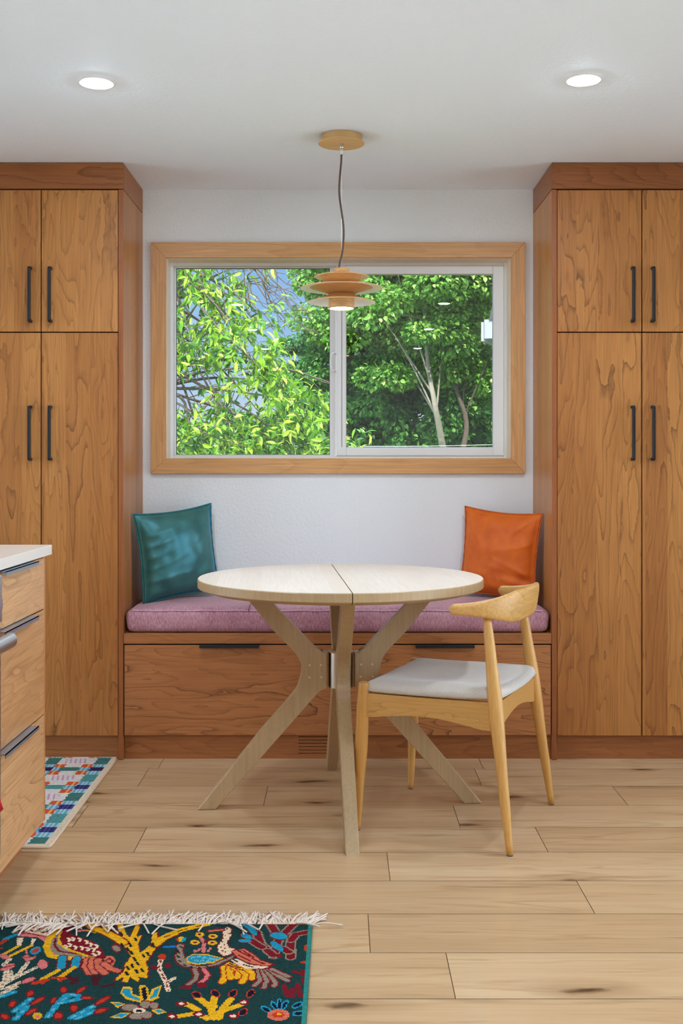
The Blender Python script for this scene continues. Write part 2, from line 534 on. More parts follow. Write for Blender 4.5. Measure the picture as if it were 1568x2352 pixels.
board([(CX1, CZ0 + g), (IX1, IZ0 + g), (IX1, IZ1 - g), (CX1, CZ1 - g)], casing_v)
jb = B()
box(jb, IX0 - 0.006, IX0 + 0.003, WALL - 0.008, 4.70, IZ0 - 0.004, IZ1 + 0.004)
box(jb, IX1 - 0.003, IX1 + 0.005, WALL - 0.008, 4.70, IZ0 - 0.004, IZ1 + 0.004)
box(jb, IX0 + 0.003, IX1 - 0.003, WALL - 0.008, 4.70, IZ1 - 0.003, IZ1 + 0.005)
box(jb, IX0 + 0.003, IX1 - 0.003, WALL - 0.008, 4.70, IZ0 - 0.005, IZ0 + 0.003)
obj('jamb', jb, wood('cream_jamb', rgb(240, 226, 204), rgb(232, 212, 184), rgb(206, 176, 140), 'Z', 'X', strip=0.0, lines=0.1, fleck=0.0), w1)
def ring(x0, x1, z0, z1, wl, wr_, wb_, wt, y0, y1, bev=0.0015):
    b_ = B()
    box(b_, x0, x0 + wl, y0, y1, z0, z1, bev, 1)
    box(b_, x1 - wr_, x1, y0, y1, z0, z1, bev, 1)
    box(b_, x0 + wl, x1 - wr_, y0, y1, z1 - wt, z1, bev, 1)
    box(b_, x0 + wl, x1 - wr_, y0, y1, z0, z0 + wb_, bev, 1)
    return b_
obj('window_frame', ring(-0.737, 0.711, 1.1645, 2.006, 0.014, 0.014, 0.010, 0.014, 4.692, 4.76), vinyl, w1)
fx = ring(-0.7229, -0.0225, 1.1743, 1.9923, 0.0065, 0.0285, 0.005, 0.005, 4.722, 4.75)
fixed = obj('fixed_sash', fx, vinyl, w1)
obj('window_pane', boxm(-0.7164, -0.051, 4.734, 4.7375, 1.1793, 1.9873), glass, w1)
obj('glazing_bead', ring(-0.7166, -0.0508, 1.179, 1.9876, 0.002, 0.002, 0.002, 0.002, 4.732, 4.7395, 0), gasket, fixed)
sl = ring(-0.0225, 0.6975, 1.1745, 1.992, 0.0432, 0.0465, 0.0375, 0.037, 4.685, 4.718, 0.003)
sash = obj('sliding_sash', sl, vinyl, w1)
box_ = B(); box(box_, 0.0005, 0.0025, 4.6842, 4.686, 1.212, 1.955)
box(box_, 0.0207, 0.651, 4.70, 4.7035, 1.9545, 1.956); box(box_, 0.650, 0.6515, 4.70, 4.7035, 1.212, 1.955)
obj('sash_groove', box_, gasket, sash)
obj('window_pane', boxm(0.0202, 0.6515, 4.704, 4.707, 1.2115, 1.9555), glass, w1)
# pull handle, a small white bow
pts = catmull([(-0.0245, 4.722, 1.6165), (-0.031, 4.70, 1.617), (-0.043, 4.692, 1.611), (-0.0475, 4.692, 1.5785), (-0.043, 4.692, 1.546), (-0.031, 4.70, 1.540), (-0.0245, 4.722, 1.5405)], 5)
obj('sash_pull', tube(B(), pts, 0.0042, 10), white_paint, w1, smooth=True)

# ------------------------------------------------------------------ cabinet hardware
def bar_handle(px, z0, z1, face, parent):
    """upright square bar with curved-in ends; px = centre x, face = y of the door face"""
    so, th = 0.032, 0.010
    poly = [(0, z1), (so - 0.012, z1), (so - 0.004, z1 - 0.002), (so, z1 - 0.008), (so, z0 + 0.008), (so - 0.004, z0 + 0.002), (so - 0.012, z0), (0, z0),
            (0, z0 + th), (so - th - 0.006, z0 + th), (so - th, z0 + th + 0.006), (so - th, z1 - th - 0.006), (so - th - 0.006, z1 - th), (0, z1 - th)]
    b_ = prism(B(), poly, lambda a, c, d: Vector((d, face - a, c)), px - 0.0055, px + 0.0055, 0.0012, 1)
    return obj('handle', b_, black_metal, parent)

def door_panel(x0, x1, z0, z1, parent):
    return obj('door', boxm(x0, x1, FRONT, FRONT + 0.019, z0, z1, 0.0012, 1), cherry_v, parent)

def pantry(name, label, xi, xo, gap, xend, side):
    """xi inner face, xo outer face of the exposed end panel; gap = x of the joint between the doors"""
    s = side                                  # -1: cabinet lies to the left of its end panel
    xe = xend
    t = thing(name, label, 'cabinet', ((xi + xe) / 2, (FRONT + WALL) / 2, 0), group='tall cherry pantry cabinets')
    lo, hi = min(xo, xe), max(xo, xe)
    obj('body', boxm(lo + 0.001, hi, FRONT + 0.0205, WALL - 0.002, 0.094, 2.196), dark_gap, t)
    a, b_ = min(xi, xo), max(xi, xo)
    ep = obj('end_panel', boxm(a, b_, FRONT - 0.001, WALL - 0.001, 0.0, 2.1955, 0.0012, 1), cherry_side, t)
    ep.data.materials.append(cherry_edge)
    for f in ep.data.polygons:
        if f.normal.y < -0.6: f.material_index = 1
    xf = xe - s * 0.019
    a2, b2 = min(xe, xf), max(xe, xf)
    obj('end_panel', boxm(a2, b2, FRONT - 0.001, WALL - 0.001, 0.0, 2.1965, 0.0012, 1), cherry_side, t)
    zg, zt, zb = 1.6465, 2.1935, 0.094
    gp = 0.0021
    for (x0, x1) in ((min(xo, gap), max(xo, gap)), (min(gap, xf), max(gap, xf))):
        up = door_panel(x0 + gp, x1 - gp, zg + gp, zt, t)
        dn = door_panel(x0 + gp, x1 - gp, zb, zg - gp, t)
        first = (x0 + x1) / 2 < gap
        hx = gap - 0.0385 if first else gap + 0.0385
        bar_handle(hx, 1.683, 1.8965, FRONT, up)
        bar_handle(hx, 1.1525, 1.3635, FRONT, dn)
    obj('toe_kick', boxm(min(xo, xf) + 0.0005, max(xo, xf) - 0.0005, FRONT + 0.022, FRONT + 0.036, 0.0, 0.0925), cherry_h, t)
    # crown: front board and return board back to the wall, mitred look
    f0, f1 = min(xi, xe), max(xi, xe)
    obj('crown_board', boxm(f0, f1, FRONT - 0.0015, FRONT + 0.02, 2.1985, CEIL - 0.0015, 0.001, 1), cherry_crown_shaded, t)
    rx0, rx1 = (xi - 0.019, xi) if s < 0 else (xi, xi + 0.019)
    obj('crown_return', boxm(rx0, rx1, FRONT + 0.0202, WALL - 0.001, 2.1985, CEIL - 0.0015, 0.001, 1), cherry_crown_side_shaded, t)
    return t

pantry('pantry_cabinet', 'tall cherry pantry with four slab doors behind the kitchen drawers and patchwork rug', -0.8392, -0.858, -1.1555, -1.472, -1)
pantry('pantry_cabinet', 'tall cherry pantry with four slab doors beside the orange pillow', 0.809, 0.8285, 1.1555, 1.50, 1)

# ------------------------------------------------------------------ built-in bench
BX0, BX1 = -0.838, 0.8078
bench = thing('window_bench', 'built-in cherry bench with two wide drawers under the window', 'bench', ((BX0 + BX1) / 2, (FRONT + WALL) / 2, 0))
obj('body', boxm(BX0, BX1, FRONT + 0.0205, WALL - 0.002, 0.094, 0.4455), dark_gap, bench)
obj('seat_board', boxm(BX0, BX1, FRONT - 0.0005, WALL - 0.001, 0.4475, 0.487, 0.0015, 1), cherry_h, bench)
mid = -0.015
for x0, x1, h0, h1 in ((BX0 + 0.003, mid - 0.0016, -0.544, -0.315), (mid + 0.0016, BX1 - 0.003, 0.283, 0.509)):
    d = obj('drawer', boxm(x0, x1, FRONT, FRONT + 0.019, 0.0955, 0.4425, 0.0012, 1), cherry_drawer, bench)
    hb = B()
    box(hb, h0, h1, FRONT - 0.024, FRONT + 0.016, 0.4428, 0.4452)
    box(hb, h0, h1, FRONT - 0.0265, FRONT - 0.024, 0.4345, 0.4452)
    obj('edge_pull', hb, black_metal, d)
kx0, kx1, ky0, ky1 = BX0 + 0.0005, BX1 - 0.0005, FRONT + 0.022, FRONT + 0.036
vx0, vx1 = -0.1665, 0.045
kb = B()
box(kb, kx0, vx0, ky0, ky1, 0.0, 0.0935)
box(kb, vx1, kx1, ky0, ky1, 0.0, 0.0935)
slots = [0.0205 + 0.0128 * i for i in range(6)]
zprev = 0.0
for zs in slots:
    box(kb, vx0, vx1, ky0, ky1, zprev, zs - 0.0012)
    zprev = zs + 0.0012
box(kb, vx0, vx1, ky0, ky1, zprev, 0.0935)
tk = obj('toe_kick', kb, cherry_h, bench)
obj('vent_shade_sheet', boxm(vx0 - 0.01, vx1 + 0.01, ky1 + 0.001, ky1 + 0.004, 0.005, 0.09), plain('vent_shade', rgb(12, 10, 9), 0.95), tk)  # near-black sheet painted in place of the shade inside the vent

# ------------------------------------------------------------------ bench cushion
def chenille(name, c0, c1, c2, tint):
    m, t, b = mat(name, c1, 0.9, 0, 0.1)
    vec, x, y, z = t.coords()
    a = t.noise(t.comb(t.m('MULTIPLY', x, 260.0), t.m('MULTIPLY', y, 60.0), t.m('MULTIPLY', z, 60.0)), 1.0, 3.0, 0.6)
    w = t.noise(vec, 7.0, 3.0)
    c = t.ramp(t.m('MULTIPLY_ADD', a, 0.7, t.m('MULTIPLY', w, 0.35)), [(0.3, c0), (0.5, c1), (0.72, c2)])
    t.put(b.inputs['Base Color'], c)
    b.inputs['Sheen Weight'].default_value = 0.6
    b.inputs['Sheen Roughness'].default_value = 0.4
    b.inputs['Sheen Tint'].default_value = tint
    t.put(b.inputs['Normal'], t.bump(a, 0.35, 0.003))
    return m
mauve = chenille('mauve_chenille', rgb(138, 88, 98), rgb(172, 120, 130), rgb(206, 160, 166), rgb(236, 206, 212))
cz0, cz1 = 0.4885, 0.577
cb = rounded_grid_box((-0.832, FRONT + 0.008, cz0), (0.801, WALL - 0.006, cz1), (130, 30, 9), 0.026)
for v in cb.verts:
    p = v.co
    u = (p.x + 0.0155) / 0.8165
    w = (p.y - 4.405) / 0.2
    if p.z > cz1 - 0.012:
        k = max(0.0, 1 - u ** 8) * max(0.0, 1 - w ** 4)
        p.z += 0.013 * k + 0.003 * mnoise.noise(Vector((p.x * 6, p.y * 7, 1.3)))
    frontness = max(0.0, (FRONT + 0.03 - p.y) / 0.03)
    if frontness > 0:
        low = max(0.0, (0.575 - p.z) / 0.09)
        ruck = abs(mnoise.noise(Vector((p.x * 22, 0.3, p.z * 6)))) + 0.5 * mnoise.noise(Vector((p.x * 47, 4.3, p.z * 9)))
        p.y += 0.012 * ruck * low * frontness * (1.6 if -0.5 < p.x < 0.1 else 1.0)
        p.y += -0.003 * math.sin(min(1, max(0, (p.z - cz0) / (cz1 - cz0))) * PI)
    if abs(u) > 0.985:
        p.x += 0.004 * mnoise.noise(Vector((p.y * 20, p.z * 30, 2))) * (-1 if u > 0 else 1)
cush = obj('bench_cushion', cb, mauve, None, smooth=True, origin=(-0.0155, 4.405, cz0))
tag(cush, 'long mauve chenille seat cushion lying on the window bench', 'cushion')
pp = []
for i in range(0, 90):
    x = -0.806 + 1.582 * i / 89
    pp.append(Vector((x, FRONT + 0.0125 + 0.001 * math.sin(i * 1.7), cz1 - 0.0035 + 0.0008 * math.sin(i * 0.9))) - Vector((-0.0155, 4.405, cz0)))
obj('piping', tube(B(), pp, 0.0026, 8), chenille('mauve_piping', rgb(176, 130, 150), rgb(196, 152, 170), rgb(214, 176, 190), rgb(240, 215, 225)), cush, smooth=True, local=True)
sp_ = [Vector((-0.358, FRONT + 0.0068, cz1 - 0.004)), Vector((-0.358, FRONT + 0.02, cz1 + 0.006)), Vector((-0.357, FRONT + 0.06, cz1 + 0.0115)), Vector((-0.357, FRONT + 0.13, cz1 + 0.0145))]
obj('cross_seam', tube(B(), [p - Vector((-0.0155, 4.405, cz0)) for p in sp_], 0.0022, 6), chenille('mauve_seam', rgb(112, 72, 92), rgb(126, 84, 104), rgb(140, 98, 118), rgb(180, 150, 170)), cush, smooth=True, local=True)

# ------------------------------------------------------------------ pillows
def velvet(name, c_lo, c_hi, tint, sheen, srough, rough=0.6, spec=0.35, stint=(1, 1, 1, 1)):
    m, t, b = mat(name, c_lo, rough, 0, spec)
    b.inputs['Specular Tint'].default_value = stint
    vec, x, y, z = t.coords()
    w = t.noise(vec, 14.0, 4.0, 0.55)
    t.put(b.inputs['Base Color'], t.ramp(w, [(0.3, c_lo), (0.7, c_hi)]))
    b.inputs['Sheen Weight'].default_value = sheen
    b.inputs['Sheen Roughness'].default_value = srough
    b.inputs['Sheen Tint'].default_value = tint
    t.put(b.inputs['Normal'], t.bump(t.noise(vec, 320.0, 2.0), 0.12, 0.001))
    return m

def pillow(name, label, mloc, e1, up_lean, roll, w, h, th, m, mpipe, seed, creases):
    """e1 = direction of the bottom edge in plan (left to right seen from the front)"""
    N = 46
    rnd = random.Random(seed)
    bm = B()
    def edge(u, v):
        x = u * w / 2 * (1 - 0.075 * (1 - v * v))
        z = v * h / 2 * (1 - 0.075 * (1 - u * u))
        return x, z
    grid = {}
    for side in (1, -1):
        for i in range(N + 1):
            for j in range(N + 1):
                u = -1 + 2 * i / N; v = -1 + 2 * j / N
                border = i in (0, N) or j in (0, N)
                if border and side == -1:
                    grid[(side, i, j)] = grid[(1, i, j)]
                    continue
                x, z = edge(u, v)
                a = max(0.0, 1 - (abs(u) / 0.955) ** 2.6) if abs(u) < 0.955 else 0.0
                b_ = max(0.0, 1 - (abs(v) / 0.955) ** 2.6) if abs(v) < 0.955 else 0.0
                d = th / 2 * (a ** 0.55) * (b_ ** 0.55)
                r = math.hypot(u, v)
                # soft pulls from the edges inward
                cr = 0
                for (cu, cv, du, dv, am) in creases:
                    s = (u - cu) * du + (v - cv) * dv
                    q = -(u - cu) * dv + (v - cv) * du
                    if s > 0:
                        cr += am * math.exp(-(q / 0.05) ** 2) * math.exp(-s * 2.6) * min(1, s * 8)
                d += cr * min(1.0, d / (0.3 * th))
                d += 0.006 * mnoise.noise(Vector((u * 3.2, v * 3.2, seed))) * min(1, d / (0.2 * th))
                grid[(side, i, j)] = bm.verts.new((x, -side * (d + 0.002), z))
    for side in (1, -1):
        for i in range(N):
            for j in range(N):
                q = [grid[(side, i, j)], grid[(side, i + 1, j)], grid[(side, i + 1, j + 1)], grid[(side, i, j + 1)]]
                try:
                    bm.faces.new(q)
                except ValueError:
                    pass
    o = obj(name, bm, m, None, smooth=True, local=True)
    e1 = Vector((e1[0], e1[1], 0)).normalized()
    n = Vector((e1.y, -e1.x, 0))                 # faces the room
    up = (Vector((0, 0, 1)) * math.cos(up_lean) - n * math.sin(up_lean)).normalized()
    nn = e1.cross(up).normalized()               # front normal = -local y
    if nn.dot(n) < 0: nn = -nn
    X = (e1 * math.cos(roll) + up * math.sin(roll)).normalized()
    Z = (up * math.cos(roll) - e1 * math.sin(roll)).normalized()
    Y = Z.cross(X)
    M = Matrix(((X.x, Y.x, Z.x, mloc[0]), (X.y, Y.y, Z.y, mloc[1]), (X.z, Y.z, Z.z, mloc[2]), (0, 0, 0, 1)))
    o.matrix_world = M
    tag(o, label, 'pillow')
    loop = []
    K = 30
    for k in range(K): loop.append(edge(-1 + 2 * k / K, -1))
    for k in range(K): loop.append(edge(1, -1 + 2 * k / K))
    for k in range(K): loop.append(edge(1 - 2 * k / K, 1))
    for k in range(K + 1): loop.append(edge(-1, 1 - 2 * k / K))
    pts = [Vector((a * 1.006, 0.0008 * math.sin(i * 2.1), c * 1.006)) for i, (a, c) in enumerate(loop)]
    obj('piping', tube(B(), pts, 0.0028, 8), mpipe, o, smooth=True, local=True)
    return o

teal = velvet('teal_velvet', rgb(46, 84, 78), rgb(66, 108, 100), rgb(60, 190, 255), 1.0, 0.3, 0.36, 1.0, (0.25, 0.8, 1.0, 1))
teal_p = velvet('teal_piping', rgb(20, 86, 88), rgb(30, 110, 112), rgb(120, 200, 225), 0.5, 0.3)
orange = velvet('rust_velvet', rgb(196, 84, 14), rgb(216, 104, 24), rgb(240, 160, 90), 0.5, 0.35)
orange_p = velvet('rust_piping', rgb(176, 72, 18), rgb(196, 90, 26), rgb(240, 170, 110), 0.4, 0.35)
cr_teal = [(-1, 0.45, 1, 0.25, 0.010), (-1, 0.2, 1, 0.3, 0.012), (-1, -0.05, 1, 0.3, 0.013), (-1, -0.3, 1, 0.28, 0.011), (-1, -0.55, 1, 0.1, 0.013), (-1, -0.8, 1, 0.0, 0.010), (1, 0.9, -0.7, -0.7, 0.006)]
cr_or = [(1, -0.42, -0.95, 0.3, 0.020), (1, -0.55, -1, 0.16, -0.016), (1, -0.66, -1, 0.1, 0.020), (1, -0.8, -1, 0.0, 0.015), (1, 0.3, -0.9, -0.2, 0.011), (0.3, -1, -0.3, 1, 0.012), (0.0, -1, -0.2, 1, 0.013), (-0.3, -1, 0.1, 1, 0.010), (0.9, 0.95, -0.7, -0.7, 0.012), (-0.2, 1, 0.1, -1, 0.008)]
pillow('throw_pillow', 'teal velvet pillow standing in the corner of the bench by the left pantry', (-0.668, 4.456, 0.775), (0.2836, 0.232), 0.05, math.radians(5.5), 0.365, 0.365, 0.125, teal, teal_p, 5, cr_teal)
pillow('throw_pillow', 'rust orange velvet pillow standing in the bench corner behind the chair', (0.645, 4.460, 0.7715), (0.285, -0.225), 0.05, math.radians(-3.5), 0.36, 0.36, 0.115, orange, orange_p, 11, cr_or)

# ------------------------------------------------------------------ recessed lights
can = thing('recessed_light', 'round white recessed ceiling light above the left pantry side of the table', 'ceiling light', (-0.745, 3.32, CEIL), group='recessed ceiling lights')
obj('trim_ring', lathe(B(), [(0.0425, CEIL - 0.0005), (0.044, CEIL - 0.004), (0.056, CEIL - 0.0035), (0.0592, CEIL - 0.0003)], -0.745, 3.32, 48), white_paint, can, smooth=True)
obj('diffuser', lathe(B(), [(0.0, CEIL - 0.0085), (0.02, CEIL - 0.0075), (0.036, CEIL - 0.0045), (0.0425, CEIL - 0.0015)], -0.745, 3.32, 40), can_glow, can)
def copy_tree(o, parent=None):
    c = o.copy()
    COL.objects.link(c)
    c.parent = parent
    for ch in o.children:
        copy_tree(ch, c)
    return c
more = [(0.731, 3.295, 'round white recessed ceiling light in front of the right pantry'),
        (-0.76, 1.54, 'recessed ceiling light over the animal rug'), (0.74, 1.54, 'recessed ceiling light over bare floor nearer the room middle'),
        (-0.77, 0.05, 'recessed ceiling light above the kitchen aisle'), (0.75, 0.05, 'recessed ceiling light near the added right window'),
        (-0.77, -1.5, 'recessed ceiling light by the rear wall, kitchen side'), (0.76, -1.5, 'recessed ceiling light by the rear wall, right side')]
for (x, y, lb) in more:
    c = copy_tree(can)
    c.location = (x, y, CEIL)
    c['label'] = lb

# ------------------------------------------------------------------ pendant lamp
LX, LY = 0.0, 3.86
pend = thing('pendant_lamp', 'tiered wooden pendant lamp hanging over the round table', 'pendant lamp', (LX, LY, CEIL))
cano = obj('canopy', lathe(B(), [(0.0, CEIL - 0.001), (0.0735, CEIL - 0.001), (0.0735, CEIL - 0.0255), (0.0, CEIL - 0.0255)], LX, LY, 64), brass_plate, pend)
obj('cover_plate', lathe(B(), [(0.0, CEIL - 0.0257), (0.0815, CEIL - 0.0257), (0.0825, CEIL - 0.027), (0.0815, CEIL - 0.0285), (0.0, CEIL - 0.0285)], LX, LY, 64), lamp_wood, cano)
gl = B()
lathe(gl, [(0.0, CEIL - 0.0285), (0.006, CEIL - 0.0285), (0.006, CEIL - 0.036), (0.0, CEIL - 0.036)], LX, LY, 16)
obj('cord_grip', gl, nickel, cano)
g2 = B()
lathe(g2, [(0.0, CEIL - 0.036), (0.0075, CEIL - 0.036), (0.0085, CEIL - 0.040), (0.0065, CEIL - 0.045), (0.0, CEIL - 0.045)], LX, LY, 16)
obj('chrome_nut', g2, chrome, cano, smooth=True)
g3 = B()
lathe(g3, [(0.0, CEIL - 0.045), (0.006, CEIL - 0.045), (0.0055, CEIL - 0.066), (0.0, CEIL - 0.066)], LX, LY, 14)
obj('strain_relief', g3, rubber, cano, smooth=True)
cw = [(0.0, 2.245), (-0.001, 2.21), (-0.0045, 2.17), (-0.008, 2.12), (-0.007, 2.085), (-0.001, 2.04), (0.006, 1.99), (0.0075, 1.945), (0.003, 1.89), (-0.005, 1.855), (-0.0095, 1.832)]
obj('cord', tube(B(), catmull([(LX + a, LY + 0.3 * a, z) for a, z in cw], 6), 0.0036, 10), cord_brown, pend, smooth=True)
obj('suspension_wire', tube(B(), [(LX + 0.0005, LY, 2.26), (LX + 0.0005, LY, 1.82)], 0.0006, 6), wire_mat, pend)
def shade(name, prof_top, white_in, parent):
    """thin turned shell: outer (wood) surface and a white inner skin one child below"""
    s = obj(name, lathe(B(), prof_top, LX, LY, 96), lamp_wood, parent, smooth=True)
    obj('painted_underside', lathe(B(), white_in, LX, LY, 96), white_paint, s, smooth=True)
    return s
obj('cap', lathe(B(), [(0.0, 1.8325), (0.018, 1.8325), (0.0255, 1.8305), (0.0285, 1.825), (0.0285, 1.810), (0.0, 1.810)], LX, LY, 48), lamp_wood, pend, smooth=True)
s1 = shade('upper_shade', [(0.0, 1.8115), (0.04, 1.8105), (0.0962, 1.8025), (0.0972, 1.8012), (0.0962, 1.8003)], [(0.0962, 1.8003), (0.05, 1.8065), (0.0, 1.808)], pend)
obj('inner_bowl', lathe(B(), [(0.080, 1.8035), (0.072, 1.7945), (0.064, 1.7850), (0.052, 1.7780), (0.040, 1.774), (0.0, 1.773)], LX, LY, 64), lamp_wood, s1, smooth=True)
s2 = shade('middle_shade', [(0.0, 1.7735), (0.06, 1.7720), (0.1445, 1.7622), (0.1455, 1.7608), (0.1445, 1.7598)], [(0.1445, 1.7598), (0.08, 1.7672), (0.0, 1.770)], pend)
obj('inner_bowl', lathe(B(), [(0.112, 1.7640), (0.094, 1.7585), (0.076, 1.7525), (0.060, 1.7465), (0.047, 1.7412), (0.0, 1.7410)], LX, LY, 80), lamp_wood, s2, smooth=True)
s3 = shade('lower_shade', [(0.0, 1.7412), (0.044, 1.7405), (0.049, 1.7365), (0.060, 1.7305), (0.085, 1.7215), (0.1190, 1.7125), (0.1200, 1.7112), (0.1190, 1.7103)], [(0.1190, 1.7103), (0.085, 1.7188), (0.060, 1.7275), (0.040, 1.731), (0.0, 1.731)], pend)
obj('bulb_sleeve', lathe(B(), [(0.0455, 1.7305), (0.0455, 1.7085), (0.0463, 1.7078), (0.0463, 1.6895), (0.0425, 1.6890), (0.0425, 1.6975)], LX, LY, 64), lamp_wood, pend, smooth=False)
obj('light_diffuser', lathe(B(), [(0.0, 1.6925), (0.0425, 1.6925)], LX, LY, 48), lamp_glow, pend)

# ------------------------------------------------------------------ round dining table
TC = (-0.003, 3.645, 0.0)
TH = 0.763
tb = thing('dining_table', 'round bleached oak table with crossed K-shaped legs before the bench', 'table', TC, math.radians(4.3))
def half_top(sgn):
    bm = B()
    R, gap = 0.4725, 0.0015
    prof = [(R - 0.0025, TH), (R, TH - 0.0025), (R, TH - 0.0265), (R - 0.002, TH - 0.029), (R - 0.034, TH - 0.040)]
    n = 72
    rows = []
    for r, z in prof:
        row = []
        for k in range(n + 1):
            a = -PI / 2 + PI * k / n
            x, y = r * math.cos(a), r * math.sin(a)
            row.append(bm.verts.new((sgn * max(x, 0.0) + sgn * gap, y, z)))
        rows.append(row)
    for a, b_ in zip(rows, rows[1:]):
        for k in range(n):
            f = bm.faces.new((a[k], a[k + 1], b_[k + 1], b_[k]))
            f.material_index = 1
    bm.faces.new(rows[0])
    f = bm.faces.new(rows[-1][::-1]); f.material_index = 1
    side = [r[0] for r in rows] + [r[-1] for r in rows[::-1]]
    f = bm.faces.new(side); f.material_index = 1
    o = obj('tabletop_half', bm, table_top, tb, local=True)
    o.data.materials.append(table_wood_shaded)
    return o
half_top(1); half_top(-1)
outer_c = catmull([(0.2895, 0.669, 0), (0.2115, 0.575, 0), (0.1640, 0.527, 0), (0.1400, 0.494, 0), (0.1305, 0.457, 0), (0.1385, 0.418, 0), (0.1600, 0.376, 0), (0.263, 0.260, 0)], 5)
inner_c = catmull([(0.1455, 0.304, 0), (0.0830, 0.374, 0), (0.0640, 0.390, 0), (0.0440, 0.397, 0)], 4)
inner_u = catmull([(0.0440, 0.513, 0), (0.0600, 0.5155, 0), (0.0800, 0.526, 0), (0.2138, 0.665, 0)], 4)
legpoly = [(0.334, TH - 0.0402)] + [(p.x, p.y) for p in outer_c] + [(0.4755, 0.0), (0.414, 0.0)] + [(p.x, p.y) for p in inner_c] + [(p.x, p.y) for p in inner_u] + [(0.269, TH - 0.0402)]
for k in range(4):
    a = k * PI / 2
    ca, sa = math.cos(a), math.sin(a)
    fn = lambda r, z, d: Vector((r * ca - d * sa, r * sa + d * ca, z))
    lg = obj('leg', prism(B(), legpoly, fn, -0.021, 0.021, 0.005, 3), table_wood_shaded, tb, local=True)
    pm = plain('dowel_plug', rgb(216, 196, 160), 0.5) if k == 0 else pm
    for r, z in ((0.1045, 0.4725), (0.067, 0.4725), (0.1055, 0.432), (0.0655, 0.432)):
        cb_ = B()
        p0, p1 = fn(r, z, -0.0213), fn(r, z, 0.0213)
        tube(cb_, [p0, p1], 0.0036, 14)
        obj('dowel_plug', cb_, pm, lg, local=True)
hub = obj('hub_tube', lathe(B(), [(0.0, 0.396), (0.0405, 0.396), (0.0405, 0.512), (0.0, 0.512)], 0, 0, 40), nickel, tb, local=True)
for e in hub.data.polygons: e.use_smooth = False
obj('hub_cap', lathe(B(), [(0.0, 0.5122), (0.042, 0.5122), (0.043, 0.515), (0.040, 0.518), (0.0, 0.518)], 0, 0, 40), table_wood_shaded, tb, local=True)

# ------------------------------------------------------------------ dining chair
chair = thing('dining_chair', 'golden ash chair with curved back and grey seat pulled up to the table', 'chair', (0.372, 3.512, 0.0), math.atan2(0.4067, -0.9135))
grey_cloth_m, gt, gb = mat('grey_seat_cloth', rgb(186, 182, 180), 0.85, 0, 0.15)
gv, gx, gy, gz = gt.coords()
gn = gt.noise(gt.comb(gt.m('MULTIPLY', gx, 500.0), gt.m('MULTIPLY', gy, 500.0), gt.m('MULTIPLY', gz, 500.0)), 1.0, 2.0)
gt.put(gb.inputs['Base Color'], gt.ramp(gn, [(0.3, rgb(184, 174, 162)), (0.7, rgb(216, 206, 194))]))
gb.inputs['Sheen Weight'].default_value = 0.3
gt.put(gb.inputs['Normal'], gt.bump(gn, 0.15, 0.001))
def chair_leg(foot, top, prof, dome):
    foot, top = Vector(foot), Vector(top)
    n = len(prof)
    pts, rad = [], []
    K = 22
    for i in range(K + 1):
        t_ = i / K
        pts.append(foot.lerp(top, t_))
        for (ta, ra), (tb_, rb) in zip(prof, prof[1:]):
            if ta <= t_ <= tb_:
                s = (t_ - ta) / (tb_ - ta); s = s * s * (3 - 2 * s)
                rad.append(ra + (rb - ra) * s); break
    if dome:
        d = (top - foot).normalized()
        r = rad[-1]
        for q in (0.35, 0.62, 0.82, 0.94):
            pts.append(top + d * (r * 0.5 * q)); rad.append(r * math.sqrt(max(0, 1 - q * q)))
    lg = obj('leg', tube(B(), pts, rad, 20), chair_wood, chair, smooth=True, local=True)
    pd = B()
    tube(pd, [(foot.x, foot.y, 0.0), (foot.x, foot.y, 0.004)], prof[0][1] * 0.92, 14)
    obj('felt_pad', pd, felt, lg, local=True)
for s in (1, -1):
    chair_leg((-0.245, 0.262 * s, 0.003), (-0.158, 0.202 * s, 0.69), [(0, 0.0100), (0.25, 0.0155), (0.62, 0.0222), (0.85, 0.0165), (1, 0.0122)], False)
    chair_leg((0.247, 0.237 * s, 0.003), (0.229, 0.2275 * s, 0.455), [(0, 0.0088), (0.2, 0.0125), (0.6, 0.0205), (0.85, 0.0205), (1, 0.0175)], True)
# rails
for s in (1, -1):
    K = 16
    up, dn = [], []
    for i in range(K + 1):
        t_ = i / K
        a = 0.225 - 0.405 * t_
        up.append((a, 0.428 + 0.004 * t_))
        arch = 0.022 * math.sin(PI * min(1, t_ * 1.02)) ** 1.2
        dn.append((a, 0.353 - 0.006 * t_ + arch))
    poly = up + dn[::-1]
    y0 = lambda a: (0.2275 + (0.225 - a) / 0.405 * -0.004) * s
    bm = prism(B(), poly, lambda a, c, d: Vector((a, y0(a) + d, c)), -0.0095, 0.0095, 0.003, 2)
    obj('seat_rail', bm, chair_wood_h, chair, local=True)
def cross_rail(a0, z0, z1, arch):
    K = 16
    up, dn = [], []
    for i in range(K + 1):
        y = -0.215 + 0.43 * i / K
        up.append((y, z1))
        dn.append((y, z0 + arch * math.sin(PI * i / K) ** 1.2))
    bm = prism(B(), up + dn[::-1], lambda a, c, d: Vector((a0 + d, a, c)), -0.0095, 0.0095, 0.003, 2)
    obj('seat_rail', bm, chair_wood_h, chair, local=True)
cross_rail(-0.190, 0.350, 0.431, 0.03)
cross_rail(0.222, 0.372, 0.426, 0.012)
